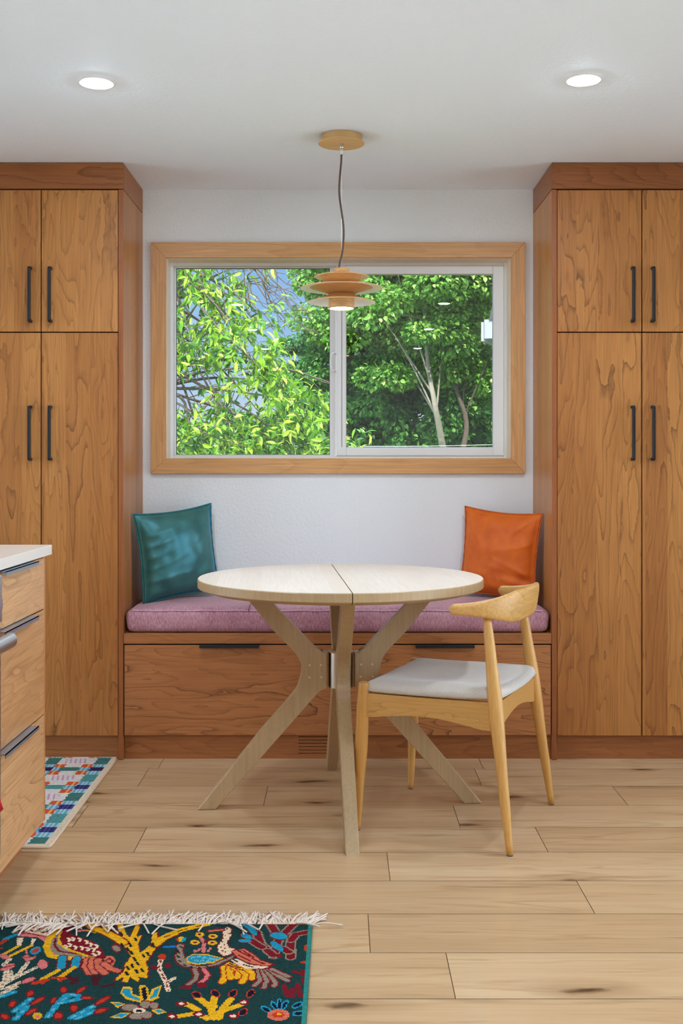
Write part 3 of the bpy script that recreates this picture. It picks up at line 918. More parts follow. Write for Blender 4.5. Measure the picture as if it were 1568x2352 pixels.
# seat
def seat_bm():
    N = 44
    bm = B()
    g = {}
    for side in (0, 1):
        for i in range(N + 1):
            for j in range(N + 1):
                u = -1 + 2 * i / N; v = -1 + 2 * j / N
                if side == 1 and (i in (0, N) or j in (0, N)):
                    g[(1, i, j)] = g[(0, i, j)]; continue
                # rounded-square mapping
                x = u * math.sqrt(1 - 0.13 * v * v); y = v * math.sqrt(1 - 0.13 * u * u)
                X = 0.012 + 0.232 * x
                Y = 0.246 * y * (1.0 + 0.02 * x)
                m_ = max(abs(u), abs(v))
                edge_ = max(0.0, 1 - m_ ** 9) ** 0.5
                zc = 0.4425 + 0.010 * (-x) * 0.4
                if side == 0:
                    z = zc + edge_ * (0.024 + 0.012 * y * y - 0.012 * (1 - x * x) * (1 - 0.7 * y * y) + 0.006 * math.exp(-((x + 0.1) / 0.5) ** 2) * math.exp(-((abs(y) - 0.72) / 0.2) ** 2)) + 0.0012 * mnoise.noise(Vector((x * 4, y * 4, 3.1)))
                    z += 0.004 * edge_ * math.exp(-((x - 0.75) / 0.25) ** 2)
                else:
                    z = zc - edge_ * 0.0135
                g[(side, i, j)] = bm.verts.new((X, Y, z))
    for side in (0, 1):
        for i in range(N):
            for j in range(N):
                bm.faces.new([g[(side, i, j)], g[(side, i + 1, j)], g[(side, i + 1, j + 1)], g[(side, i, j + 1)]])
    return bm
obj('seat', seat_bm(), grey_cloth_m, chair, smooth=True, local=True)
# backrest: bent crest with tapering arms
cp = catmull([(-0.062, 0.268, 0), (-0.085, 0.262, 0), (-0.150, 0.232, 0), (-0.200, 0.180, 0), (-0.226, 0.10, 0), (-0.232, 0.0, 0), (-0.226, -0.10, 0), (-0.200, -0.180, 0), (-0.150, -0.232, 0), (-0.085, -0.262, 0), (-0.062, -0.268, 0)], 6)
def back_bm():
    bm = B()
    n = len(cp)
    L = [0.0]
    for a, b_ in zip(cp, cp[1:]): L.append(L[-1] + (b_ - a).length)
    rings = []
    K = 24
    for i, p in enumerate(cp):
        t_ = L[i] / L[-1]
        q = min(t_, 1 - t_) * 2                       # 0 at tips, 1 in the middle
        tan = (cp[min(i + 1, n - 1)] - cp[max(i - 1, 0)]).normalized()
        nor = Vector((-tan.y, tan.x, 0))
        sm = q * q * (3 - 2 * q)
        hh = 0.0165 + (0.0505 - 0.0165) * min(1, sm * 1.35)
        tt = 0.0145 - 0.0025 * sm
        endf = min(1.0, (q / 0.035) ** 0.5) if q < 0.035 else 1.0
        endf = max(endf, 0.35)
        zc = 0.7075 - 0.0 * sm
        ringv = []
        for k in range(K):
            a = 2 * PI * k / K
            ca, sa = math.cos(a), math.sin(a)
            e = 0.62
            x = math.copysign(abs(ca) ** e, ca) * tt * endf
            z = math.copysign(abs(sa) ** e, sa) * hh * endf
            lean = -0.10 * (z / 0.05) * 0.05 * sm
            ringv.append(bm.verts.new(p + nor * x + Vector((lean * 2.0, 0, z + zc))))
        rings.append(ringv)
    for a, b_ in zip(rings, rings[1:]):
        for k in range(K):
            bm.faces.new((a[k], a[(k + 1) % K], b_[(k + 1) % K], b_[k]))
    bm.faces.new(rings[0]); bm.faces.new(rings[-1][::-1])
    return bm
obj('backrest', back_bm(), wood('golden_ash_back', rgb(222, 174, 104), rgb(200, 146, 76), rgb(140, 88, 38), 'Y', 'Z', strip=0.0, lines=0.4, ring=70, fleck=0.0, rough=0.34), chair, smooth=True, local=True)

# ------------------------------------------------------------------ kitchen drawers, countertop, cooker, towel
pen = thing('drawer_cabinet', 'cherry kitchen base cabinet with three drawers and black edge pulls', 'cabinet', (-1.18, 2.97, 0))
obj('body', boxm(-1.48, -0.893, 2.737, 3.199, 0.092, 0.866), dark_gap, pen)
obj('end_panel', prism(B(), [(-1.48, 0.0), (-0.945, 0.0), (-0.945, 0.091), (-0.8735, 0.091), (-0.8735, 0.8695), (-1.48, 0.8695)], lambda a, c, d: Vector((a, d, c)), 3.2005, 3.219, 0.001, 1), cherry_pen_v, pen)
obj('toe_kick', boxm(-0.955, -0.94, 2.737, 3.20, 0.0, 0.0905), cherry_pen_v, pen)
for z0, z1 in ((0.0925, 0.4025), (0.4065, 0.7115), (0.7155, 0.8645)):
    d = obj('drawer', boxm(-0.892, -0.872, 2.739, 3.1985, z0, z1, 0.001, 1), cherry_pen, pen)
    hb = B()
    box(hb, -0.888, -0.8475, 2.757, 3.061, z1 + 0.0003, z1 + 0.0026)
    box(hb, -0.850, -0.8475, 2.757, 3.061, z1 - 0.008, z1 + 0.0026)
    obj('edge_pull', hb, plain('pull_painted_sheen', rgb(150, 158, 168), 0.33, 0.65), d)  # black pulls coloured steel blue, reflected window light put into the colour
ct = tag(obj('countertop', boxm(-1.50, -0.8585, 2.737, 3.2375, 0.871, 0.900, 0.0015, 2), quartz, None, origin=(-1.18, 2.987, 0.871)), 'pale quartz countertop on the three-drawer kitchen cabinet', 'countertop')
rg = thing('range_cooker', 'stainless steel cooker at the edge, beside the kitchen drawers', 'cooker', (-1.18, 2.35, 0))
obj('body', boxm(-1.49, -0.87, 1.98, 2.7335, 0.0, 0.902, 0.002, 1), steel, rg)
od = obj('oven_door', boxm(-0.869, -0.851, 1.985, 2.729, 0.16, 0.735, 0.003, 2), steel, rg)
obj('door_glass', boxm(-0.8515, -0.850, 2.08, 2.63, 0.28, 0.62), range_black, od)
hb = B()
hp = [(-0.8005, 2.0 + 0.646 * i / 10, 0.712) for i in range(11)]
tube(hb, hp, 0.0185, 24)
bmesh.ops.scale(hb, vec=(0.8, 1, 1), space=Matrix.Translation((0.8005, 0, -0.712)), verts=hb.verts)
for y in (2.045, 2.585):
    box(hb, -0.852, -0.808, y - 0.012, y + 0.012, 0.700, 0.722, 0.003, 1)
obj('door_handle', hb, steel, od, smooth=False)
obj('control_panel', boxm(-0.869, -0.848, 1.985, 2.7295, 0.745, 0.862, 0.003, 2), steel, rg)
for y in (2.08, 2.22, 2.36, 2.50, 2.632):
    kb = B(); tube(kb, [(-0.848, y, 0.80), (-0.822, y, 0.80)], [0.022, 0.019], 24)
    obj('knob', kb, steel, rg)
obj('cooktop', boxm(-1.49, -0.86, 1.98, 2.7335, 0.903, 0.912, 0.002, 1), range_black, rg)
obj('bottom_drawer', boxm(-0.869, -0.853, 1.985, 2.729, 0.02, 0.15, 0.003, 2), steel, rg)
# towel over the oven handle
tw = B()
NZ, NY = 30, 18
gridv = []
for i in range(NZ + 1):
    s = -0.30 + 0.69 * i / NZ             # runs up the back of the bar, over it, down the front
    row = []
    for j in range(NY + 1):
        v = j / NY
        drop = abs(s)
        top = 0.7345
        yy = 2.110 + 0.335 * v + (v - 0.5) * 0.088 * (max(0, s) / 0.39) ** 9
        fold = 0.006 * math.sin(v * 17 + 0.6) * min(1, drop / 0.1)
        if abs(s) < 0.03:
            a = s / 0.03 * PI / 2
            x = -0.8005 + 0.0200 * math.sin(a); z = 0.712 + 0.0225 * math.cos(a)
        else:
            x = -0.8005 + math.copysign(0.0200, s) + (abs(fold) * (1 if s > 0 else 0.2)); z = 0.712 - (abs(s) - 0.03)
        row.append(tw.verts.new((x, yy, z)))
    gridv.append(row)
for i in range(NZ):
    for j in range(NY):
        tw.faces.new((gridv[i][j], gridv[i + 1][j], gridv[i + 1][j + 1], gridv[i][j + 1]))
red_cloth = plain('red_terry', rgb(196, 40, 44), 0.95, 0, 0.1, var=0.5, bumps=(300, 0.4, 0.003))
towel = tag(obj('dish_towel', tw, red_cloth, None, smooth=True, origin=(-0.8005, 2.31, 0.37)), 'red dish towel hanging over the steel cooker handle', 'towel')
so = towel.modifiers.new('thick', 'SOLIDIFY'); so.thickness = 0.004; so.offset = 1

# ------------------------------------------------------------------ rugs: colours knotted cell by cell
def knot_mat(name, rough=0.95, bump=0.5, scale=400.0):
    m, t, b = mat(name, (0.5, 0.5, 0.5, 1), rough, 0, 0.1)
    a = t.new('ShaderNodeAttribute', attribute_name='knots')
    vec, x, y, z = t.coords()
    n1 = t.noise(vec, scale, 2.0)
    n2 = t.noise(t.comb(t.m('MULTIPLY', x, 40.0), t.m('MULTIPLY', y, 160.0), 0.0), 1.0, 3.0)
    c = t.mix(1.0, a.outputs['Color'], t.ramp(n1, [(0.25, 0.70), (0.75, 1.25)]), 'MULTIPLY')
    c = t.mix(0.6, c, t.ramp(n2, [(0.3, 0.75), (0.7, 1.15)]), 'MULTIPLY')
    t.put(b.inputs['Base Color'], c)
    t.put(b.inputs['Normal'], t.bump(n1, bump, 0.003))
    return m

def knot_mesh(name, x0, x1, y0, y1, zt, img, cell, material, label, cat):
    """img[row (along +y), col (along +x)] linear colours -> a thick rug"""
    ny, nx = img.shape[:2]
    X = np.linspace(x0, x1, nx + 1); Y = np.linspace(y0, y1, ny + 1)
    ox, oy = (x0 + x1) / 2, (y0 + y1) / 2
    gx, gy = np.meshgrid(X - ox, Y - oy)
    verts = np.stack([gx.ravel(), gy.ravel(), np.full(gx.size, zt)], 1)
    idx = np.arange((nx + 1) * (ny + 1)).reshape(ny + 1, nx + 1)
    faces = np.stack([idx[:-1, :-1].ravel(), idx[:-1, 1:].ravel(), idx[1:, 1:].ravel(), idx[1:, :-1].ravel()], 1)
    n0 = len(verts)
    lowring = np.array([[x0 - ox, y0 - oy, 0.0005], [x1 - ox, y0 - oy, 0.0005], [x1 - ox, y1 - oy, 0.0005], [x0 - ox, y1 - oy, 0.0005]])
    c = [idx[0, 0], idx[0, -1], idx[-1, -1], idx[-1, 0]]
    fl = [tuple(int(q) for q in f) for f in faces]
    edges = [list(idx[0, :]), list(idx[:, -1]), list(idx[-1, ::-1]), list(idx[::-1, 0])]
    for e, (a, b_) in zip(edges, ((0, 1), (1, 2), (2, 3), (3, 0))):
        fl.append(tuple([n0 + a, n0 + b_] + [int(q) for q in e[::-1]]))
    fl.append((n0 + 3, n0 + 2, n0 + 1, n0))
    me = bpy.data.meshes.new(name)
    me.from_pydata([tuple(v) for v in np.vstack([verts, lowring])], [], fl)
    at = me.attributes.new('knots', 'FLOAT_COLOR', 'FACE')
    cols = np.ones((len(fl), 4), np.float32)
    cols[:ny * nx, :3] = img.reshape(-1, 3)
    cols[ny * nx:, :3] = img[0, 0]
    at.data.foreach_set('color', cols.ravel())
    o = link_mesh(name, me, material)
    o.location = (ox, oy, 0)
    WORLD[o] = Vector((ox, oy, 0))
    return tag(o, label, cat)

def C(r, g, b): return np.array([lin(r), lin(g), lin(b)], np.float32)

# patchwork rug in the kitchen aisle
def patchwork():
    x0, x1, y0, y1, cell = -1.449, -0.867, 3.232, 4.212, 0.004
    nx, ny = int((x1 - x0) / cell), int((y1 - y0) / cell)
    rnd = np.random.RandomState(4)
    xs = (np.arange(nx) + 0.5) * cell + x0
    ys = (np.arange(ny) + 0.5) * cell + y0
    img = np.zeros((ny, nx, 3), np.float32)
    white = C(228, 222, 214); cream = C(226, 206, 176); green = C(70, 120, 112); teal_ = C(84, 150, 150); lb = C(168, 206, 218)
    lbd = C(110, 165, 182); orange_ = C(226, 88, 44); orl = C(240, 176, 96); navy = C(52, 40, 84); purple = C(70, 70, 140); pink = C(214, 150, 190)
    P = 0.188
    for r in range(ny):
        y = ys[r]
        v = ((y1 - 0.02 - y) % 0.222) / 0.222
        rep = int((y1 - 0.02 - y) // 0.222)
        for c in range(nx):
            x = xs[c]
            if x > x1 - 0.018 or y < y0 + 0.018 or y > y1 - 0.008:
                img[r, c] = cream; continue
            u = ((x1 - 0.018 - x) % P) / P
            wob = 0.012 * math.sin(y * 210 + u * 3)
            st = int(x / 0.0075) % 2 == 0
            u2 = u + wob
            if v < 0.40:
                if u2 < 0.27: col = (green if rep % 2 == 0 else teal_) * (0.85 + 0.3 * rnd.rand())
                elif 0.42 < u2 < 0.88 and 0.05 < v < 0.34: col = pink if (int((x + 0.2 * y) / 0.006) % 3 == 0) else white
                else: col = white
            elif v < 0.58 or v > 0.80:
                if u2 < 0.26: col = lb if st else lbd
                elif u2 < 0.48: col = orange_ if int(x / 0.009) % 3 else orl
                elif u2 < 0.80: col = white
                else: col = orange_ if int(x / 0.009) % 3 else orl
            else:
                if u2 < 0.27: col = navy if rep < 1 else (purple if st else navy)
                elif u2 < 0.47: col = lb if st else lbd
                elif u2 < 0.86: col = (green if rep % 2 == 0 else teal_) * (0.8 + 0.4 * rnd.rand())
                else: col = lb if st else lbd
            img[r, c] = col
    return knot_mesh('patchwork_rug', x0, x1, y0, y1, 0.009, img, cell, knot_mat('woven_patchwork', 0.9, 0.35, 260.0),
                     'multicoloured patchwork runner on the floor between kitchen drawers and pantry', 'rug')
patch = patchwork()
eb = B()
ee = catmull([(-1.445, 3.2325, 0.0045), (-1.2, 3.2325, 0.0045), (-0.95, 3.2325, 0.0045), (-0.90, 3.2325, 0.0045), (-0.882, 3.2335, 0.0045), (-0.868, 3.2385, 0.0045), (-0.8645, 3.253, 0.0045), (-0.8645, 3.28, 0.0045), (-0.8645, 3.34, 0.0045), (-0.8645, 3.7, 0.0045), (-0.8655, 4.193, 0.0045)], 6)
obj('bound_edge', tube(eb, ee, 0.0052, 10), plain('cream_binding', rgb(224, 200, 170), 0.9, bumps=(300, 0.3, 0.002)), patch, smooth=True)

# animal rug in the foreground
HC, FPX = 1.139, 2506.0
def fa(p): return (p[0] / 3.92, 2080 + p[1] / 3.92)
def fb_(p): return (360 + p[0] / 3.733, 2080 + p[1] / 3.733)
def rugxy(px, py):
    """plan position (metres) of a drawn point of the rug's design"""
    return ((px - 784.0) / (py - 1066.0) * HC, FPX * HC / (py - 1066.0))

RX0, RX1, RY0, RY1, RC = -0.846, -0.0715, 1.50, 2.676, 0.0032
class Knots:
    def __init__(s):
        s.nx = int((RX1 - RX0) / RC); s.ny = int((RY1 - RY0) / RC)
        s.img = np.zeros((s.ny, s.nx, 3), np.float32)
        rnd = np.random.RandomState(2)
        base = C(24, 56, 54)
        s.img[:] = base * (0.75 + 0.5 * rnd.rand(s.ny, s.nx, 1)).astype(np.float32)
        s.X, s.Y = np.meshgrid((np.arange(s.nx) + 0.5) * RC + RX0, (np.arange(s.ny) + 0.5) * RC + RY0)
        s.rnd = rnd
    def fill(s, mask, col):
        n = int(mask.sum())
        if n: s.img[mask] = col * (0.88 + 0.24 * s.rnd.rand(n, 1)).astype(np.float32)
    def poly(s, pts, col, conv):
        q = [rugxy(*conv(p)) for p in pts]
        inside = np.zeros_like(s.X, bool)
        n = len(q)
        for i in range(n):
            (xa, ya), (xb, yb) = q[i], q[(i + 1) % n]
            if abs(yb - ya) < 1e-9: continue
            cond = ((ya > s.Y) != (yb > s.Y)) & (s.X < (xb - xa) * (s.Y - ya) / (yb - ya) + xa)
            inside ^= cond
        s.fill(inside, col)
    def stroke(s, pts, w, col, conv, dash=None):
        q = [rugxy(*conv(p)) for p in pts]
        m = np.zeros_like(s.X, bool)
        for (xa, ya), (xb, yb) in zip(q, q[1:]):
            dx, dy = xb - xa, yb - ya
            L2 = dx * dx + dy * dy + 1e-12
            t_ = np.clip(((s.X - xa) * dx + (s.Y - ya) * dy) / L2, 0, 1)
            d2 = (s.X - xa - t_ * dx) ** 2 + (s.Y - ya - t_ * dy) ** 2
            mm = d2 < (w / 2) ** 2
            if dash: mm &= (np.floor(t_ * math.sqrt(L2) / dash) % 2 == 0)
            m |= mm
        s.fill(m, col)
    def ell(s, c, rx, ry, col, conv, ang=0.0):
        pts = []
        for k in range(20):
            a = 2 * PI * k / 20
            x, y = rx * math.cos(a), ry * math.sin(a)
            pts.append((c[0] + x * math.cos(ang) - y * math.sin(ang), c[1] + x * math.sin(ang) + y * math.cos(ang)))
        s.poly(pts, col, conv)

def bird_rug():
    K = Knots()
    Yw, Yd, Rd, Ro, Pk, Cr, Tq, Gy, Nv, Sal = C(226, 166, 24), C(190, 120, 20), C(118, 18, 30), C(188, 52, 28), C(212, 112, 108), C(230, 198, 164), C(26, 140, 168), C(142, 124, 104), C(14, 18, 40), C(204, 104, 78)
    Lt, Dg, Bk = C(110, 176, 186), C(40, 110, 96), C(18, 30, 34)
    A, Bc = fa, fb_
    P = lambda pts, c, f=A: K.poly(pts, c, f)
    S = lambda pts, w, c, f=A, dash=None: K.stroke(pts, w, c, f, dash)
    E = lambda c, rx, ry, col, f=A, ang=0: K.ell(c, rx, ry, col, f, ang)
    # pale bird at the far left
    P([(150, 215), (300, 195), (535, 195), (530, 300), (455, 330), (300, 300), (180, 262)], Cr)
    P([(145, 270), (250, 285), (455, 322), (410, 375), (330, 328), (150, 320)], Pk)
    for (x, y) in ((220, 250), (290, 240), (350, 250), (420, 240), (480, 250), (300, 275), (390, 285), (450, 290)):
        S([(x - 22, y - 12), (x, y + 4), (x + 20, y - 4)], 0.0045, Rd)
    S([(160, 285), (300, 300), (440, 335)], 0.004, Rd)
    P([(150, 330), (212, 330), (188, 405), (150, 405)], Cr); P([(285, 340), (322, 345), (290, 398), (276, 396)], Cr)
    S([(165, 408), (30, 485)], 0.010, Yw); S([(280, 405), (90, 500)], 0.010, Yw)
    S([(145, 300), (50, 345)], 0.014, Tq); S([(50, 355), (0, 390)], 0.012, Ro)
    # red bird
    S([(545, 265), (470, 330), (445, 410), (475, 490), (600, 510), (830, 520)], 0.030, Yw)
    P([(530, 290), (465, 350), (450, 430), (485, 485), (620, 503), (800, 510), (600, 440), (545, 400)], Gy)
    S([(500, 340), (488, 400), (530, 455), (740, 488)], 0.006, Rd)
    S([(540, 300), (530, 380), (600, 435), (820, 510)], 0.008, Yw)
    P([(545, 200), (700, 200), (640, 250), (630, 300), (720, 325), (850, 370), (920, 440), (945, 510), (930, 540), (800, 495), (640, 440), (560, 400), (535, 340), (560, 270)], Rd)
    for (x, y) in ((625, 350), (660, 345), (720, 350), (780, 370), (820, 395), (870, 410), (630, 400), (680, 420), (735, 425), (790, 435), (845, 440), (890, 470), (600, 415), (850, 490)):
        S([(x - 14, y - 12), (x + 8, y), (x - 4, y + 16)], 0.007, Cr)
    S([(700, 270), (800, 268)], 0.010, Pk); S([(800, 268), (900, 290)], 0.010, Yw)
    E((985, 545), 52, 50, Sal)
    for pts in ([(790, 525), (765, 590), (805, 655)], [(835, 525), (820, 590), (858, 650)], [(880, 535), (885, 605), (940, 655)], [(935, 570), (990, 612), (1060, 635)]):
        S(pts, 0.022, Rd); S(pts, 0.016, Sal)
    S([(950, 540), (985, 520), (1015, 545), (990, 570)], 0.005, Rd)
    for a_, b_ in (((562, 510), (548, 600)), ((690, 520), (672, 598))):
        S([a_, b_], 0.024, Rd); S([a_, b_], 0.018, Tq)
    S([(520, 630), (380, 710)], 0.013, Yw); S([(660, 605), (530, 700)], 0.013, Yw)
    S([(420, 718), (310, 745)], 0.014, Ro); S([(400, 715), (380, 750)], 0.008, Ro); S([(590, 700), (480, 698)], 0.012, Ro); S([(560, 695), (540, 725)], 0.008, Ro)
    # yellow tree
    tree_poly = [(1090, 370), (1180, 500), (1130, 570), (1110, 640), (1030, 715), (1060, 722), (1110, 680), (1100, 735), (1150, 737), (1172, 690), (1240, 737), (1252, 690), (1320, 702), (1332, 610), (1310, 560), (1350, 500), (1420, 400), (1412, 285), (1370, 290), (1360, 390), (1290, 450), (1255, 470), (1240, 380), (1285, 300), (1225, 335), (1262, 205), (1225, 215), (1190, 280), (1170, 335), (1135, 300), (1100, 200), (1055, 205), (1070, 290), (1120, 345)]
    cx, cy = 1210, 480
    P([(cx + (x - cx) * 1.05 + (8 if x > cx else -8), cy + (y - cy) * 1.02) for x, y in tree_poly], Rd)
    P(tree_poly, Yw)
    br = [(1110, 380), (1040, 330), (950, 282), (850, 250), (780, 195)]
    S(br, 0.030, Rd); S(br, 0.022, Yw)
    S([(1400, 400), (1480, 335), (1568, 300)], 0.026, Rd); S([(1400, 400), (1480, 335), (1568, 300)], 0.018, Yw)
    S([(0, 345), (90, 300), (200, 252), (430, 198)], 0.022, Yw, Bc); S([(60, 315), (200, 255), (400, 205)], 0.004, Rd, Bc, 0.02)
    S([(945, 205), (950, 260)], 0.013, Yw)
    for (x, y) in ((1100, 400), (1150, 440), (1180, 470), (1210, 530), (1240, 570), (1190, 590), (1150, 610), (1290, 500), (1330, 480), (1380, 405), (1230, 640), (1280, 630), (1170, 400), (1140, 660), (1220, 350), (1090, 300)):
        S([(x - 8, y - 14), (x + 8, y + 12)], 0.006, Bk)
    E((1045, 430), 48, 36, Rd, ang=0.5); E((1045, 430), 36, 26, Gy, ang=0.5)
    # left plants
    for pts in ([(30, 580), (85, 530)], [(60, 620), (40, 720), (0, 765)], [(90, 640), (100, 690)], [(250, 560), (150, 680), (100, 715)], [(330, 600), (150, 690), (0, 775)], [(0, 845), (140, 782)], [(180, 740), (50, 795)], [(0, 800), (60, 700)]):
        S(pts, 0.011, Cr, A, None)
        S(pts, 0.0045, Gy, A, 0.008)
    P([(190, 510), (240, 488), (280, 505), (335, 495), (300, 530), (240, 548)], Pk)
    E((380, 575), 46, 44, Pk); E((435, 560), 12, 10, Rd); E((70, 600), 72, 24, Pk, ang=-0.35); E((40, 505), 52, 22, Pk, ang=0.25)
    S([(200, 515), (320, 505)], 0.004, Rd); S([(0, 612), (130, 580)], 0.004, Rd)
    E((320, 450), 52, 32, Tq, ang=-0.4); E((320, 450), 36, 19, Ro, ang=-0.4)
    E((255, 720), 75, 26, Rd, ang=-0.35); E((255, 720), 66, 19, Pk, ang=-0.35); E((0, 430), 30, 8, Ro)
    S([(240, 480), (230, 440)], 0.004, Pk)
    # lower sprigs
    for pts in ([(130, 1000), (270, 890)], [(140, 1070), (240, 960)], [(430, 1050), (520, 930), (600, 850)], [(520, 930), (710, 890)], [(640, 1060), (840, 955)], [(0, 870), (120, 828)], [(690, 1066), (850, 1000)], [(560, 900), (640, 850), (700, 860)]):
        S(pts, 0.015, Tq); S(pts, 0.005, Lt, A, 0.012)
    for (c_, rx, ry, an) in (((270, 840), 42, 32, -0.8), ((110, 935), 42, 30, -0.8), ((340, 905), 84, 22, -0.5), ((280, 1005), 76, 24, -0.5), ((480, 903), 42, 24, -0.9), ((572, 808), 36, 36, 0), ((730, 808), 66, 22, -0.55), ((780, 880), 64, 18, 0.05), ((665, 975), 40, 42, 0), ((922, 903), 92, 26, -0.5), ((905, 998), 74, 26, -0.3), ((520, 1042), 48, 44, 0), ((40, 1050), 50, 30, 0.3)):
        E(c_, rx, ry, Rd, ang=an); E(c_, rx * 0.72, ry * 0.6, Ro, ang=an)
    E((335, 1045), 44, 32, Yw); E((335, 1050), 18, 14, Pk)
    for pts in ([(620, 690), (690, 730)], [(840, 690), (860, 760)], [(900, 690), (850, 750)], [(920, 780), (1010, 760)], [(650, 750), (680, 700)]):
        S(pts, 0.012, C(70, 20, 28))
    # blue and yellow flower
    P([(1078, 835), (1105, 775), (1185, 782), (1195, 845), (1275, 872), (1280, 925), (1135, 895)], Yw)
    P([(1098, 835), (1118, 795), (1165, 800), (1185, 855), (1258, 888), (1258, 908), (1145, 875)], Tq)
    P([(1328, 905), (1370, 800), (1460, 760), (1425, 880), (1365, 912)], Yw); P([(1350, 890), (1385, 812), (1435, 785), (1405, 868)], Tq)
    P([(1250, 770), (1300, 760), (1335, 800), (1345, 890), (1290, 915), (1260, 880)], Yw); P([(1268, 790), (1310, 785), (1325, 890), (1290, 905)], Nv)
    for (c_, rx, ry) in (((1170, 968), 86, 36), ((1312, 940), 60, 38), ((1385, 950), 48, 34), ((1225, 1045), 70, 36), ((1320, 1035), 58, 38)):
        E(c_, rx, ry, Rd); E(c_, rx * 0.88, ry * 0.84, Gy)
    E((1250, 995), 56, 24, Cr); E((1250, 997), 30, 11, Nv)
    for pts in ([(985, 918), (1060, 915), (1130, 935), (1060, 970)], [(1360, 990), (1430, 975), (1500, 1010), (1420, 1030)], [(985, 1060), (1080, 1015), (1180, 1015), (1100, 1066)]):
        P(pts, Yw)
        mx_ = sum(p[0] for p in pts) / 4; my_ = sum(p[1] for p in pts) / 4
        P([(mx_ + (x - mx_) * 0.68, my_ + (y - my_) * 0.6) for x, y in pts], Tq)
    E((1540, 1040), 40, 24, Rd); E((1545, 1042), 24, 14, Cr)
    # thin flower stem
    for pts in ([(1445, 540), (1430, 620), (1470, 690), (1500, 760), (1512, 815)], [(1500, 740), (1568, 700)]):
        S(pts, 0.011, Cr); S(pts, 0.004, Rd, A, 0.012)
    E((1460, 508), 36, 28, Ro); E((1390, 600), 36, 18, Rd, ang=0.3); E((1510, 588), 32, 24, Rd)
    S([(1490, 415), (1568, 410)], 0.008, C(30, 110, 190))
    # peacock
    P([(150, 385), (195, 362), (245, 375), (228, 430), (245, 485), (300, 548), (420, 560), (600, 490), (690, 455), (645, 505), (520, 562), (380, 596), (230, 578), (160, 535), (142, 470), (182, 425)], Rd, Bc)
    P([(162, 388), (198, 372), (236, 380), (218, 432), (236, 492), (300, 558), (420, 566), (600, 498), (675, 462), (640, 498), (520, 552), (380, 584), (235, 566), (172, 528), (156, 472), (190, 428)], Gy, Bc)
    for (x, y) in ((185, 440), (180, 480), (195, 520), (210, 400), (240, 555), (300, 572), (370, 580), (440, 572)): S([(x - 9, y - 6), (x + 8, y + 6)], 0.005, Bk, Bc)
    P([(248, 492), (310, 455), (430, 458), (575, 495), (480, 538), (340, 552), (262, 535)], Yw, Bc)
    P([(260, 492), (314, 464), (428, 468), (548, 496), (470, 528), (345, 540), (276, 526)], Tq, Bc)
    for (x, y) in ((310, 490), (360, 480), (410, 490), (460, 500), (340, 515), (390, 515), (440, 520), (500, 503)): S([(x - 14, y + 5), (x, y - 5), (x + 14, y + 3)], 0.005, Lt, Bc)
    S([(70, 398), (148, 395)], 0.009, C(30, 110, 190), Bc)
    S([(180, 330), (195, 345)], 0.010, Ro, Bc); S([(205, 318), (208, 345)], 0.012, Yw, Bc); S([(238, 325), (225, 342)], 0.010, Tq, Bc)
    for pts in ([(320, 590), (342, 640), (325, 680), (262, 728)], [(400, 590), (436, 640), (420, 672), (368, 712)]):
        S(pts, 0.017, Rd, Bc); S(pts, 0.010, Gy if pts[0][0] < 350 else Pk, Bc)
    for pts in ([(270, 735), (210, 750)], [(262, 735), (272, 755)], [(370, 715), (360, 745)], [(385, 715), (415, 740)]): S(pts, 0.010, Rd, Bc)
    P([(545, 562), (620, 528), (700, 558), (805, 602), (740, 612), (600, 592)], Yw, Bc)
    for pts in ([(575, 570), (585, 640), (560, 702)], [(620, 575), (630, 668)], [(660, 580), (712, 605), (685, 660)], [(710, 585), (770, 640), (728, 702)], [(770, 590), (828, 632), (812, 672)]):
        S(pts, 0.019, Ro, Bc); S(pts, 0.014, Yw, Bc)
    for pts in ([(590, 545), (660, 575), (740, 600)], [(620, 540), (720, 580)]): S(pts, 0.004, Rd, Bc)
    # pink-necked duck
    P([(560, 258), (600, 214), (645, 238), (640, 302), (605, 360), (622, 398), (678, 408), (640, 464), (570, 485), (518, 442), (512, 390), (562, 320)], Rd, Bc)
    P([(566, 260), (602, 222), (638, 242), (634, 300), (598, 360), (616, 404), (668, 414), (636, 458), (572, 476), (526, 440), (522, 392), (570, 322)], Cr, Bc)
    for (x, y) in ((590, 300), (560, 350), (575, 380), (545, 400), (560, 430), (590, 440), (620, 280), (580, 410), (600, 240)): E((x, y), 7, 6, Rd if y > 260 else Bk, Bc)
    S([(445, 262), (500, 250), (565, 250)], 0.014, Rd, Bc); S([(455, 260), (560, 250)], 0.009, Sal, Bc)
    P([(632, 432), (750, 406), (832, 456), (895, 508), (1020, 545), (960, 575), (800, 550), (690, 495)], Rd, Bc)
    P([(642, 434), (748, 414), (826, 462), (888, 514), (985, 546), (950, 562), (800, 540), (690, 486)], Sal, Bc)
    for pts in ([(700, 430), (790, 480)], [(740, 430), (830, 490)], [(700, 470), (800, 520)], [(820, 500), (920, 545)]): S(pts, 0.005, Rd, Bc)
    P([(626, 512), (690, 500), (790, 552), (965, 568), (900, 588), (760, 588)], Cr, Bc)
    S([(660, 510), (690, 525)], 0.004, Bk, Bc); S([(740, 552), (820, 570)], 0.004, Bk, Bc)
    for pts in ([(870, 598), (882, 690), (835, 732)], [(905, 600), (942, 690), (915, 750)], [(935, 595), (1015, 705), (1005, 735)], [(960, 590), (1040, 650), (1120, 690)], [(985, 590), (1130, 655)]):
        S(pts, 0.017, Rd, Bc); S(pts, 0.010, Gy, Bc)
    # small yellow flowers
    S([(370, 310), (405, 360), (400, 440)], 0.009, Pk, Bc); S([(445, 325), (410, 360)], 0.007, Rd, Bc); S([(400, 400), (330, 440)], 0.006, Pk, Bc)
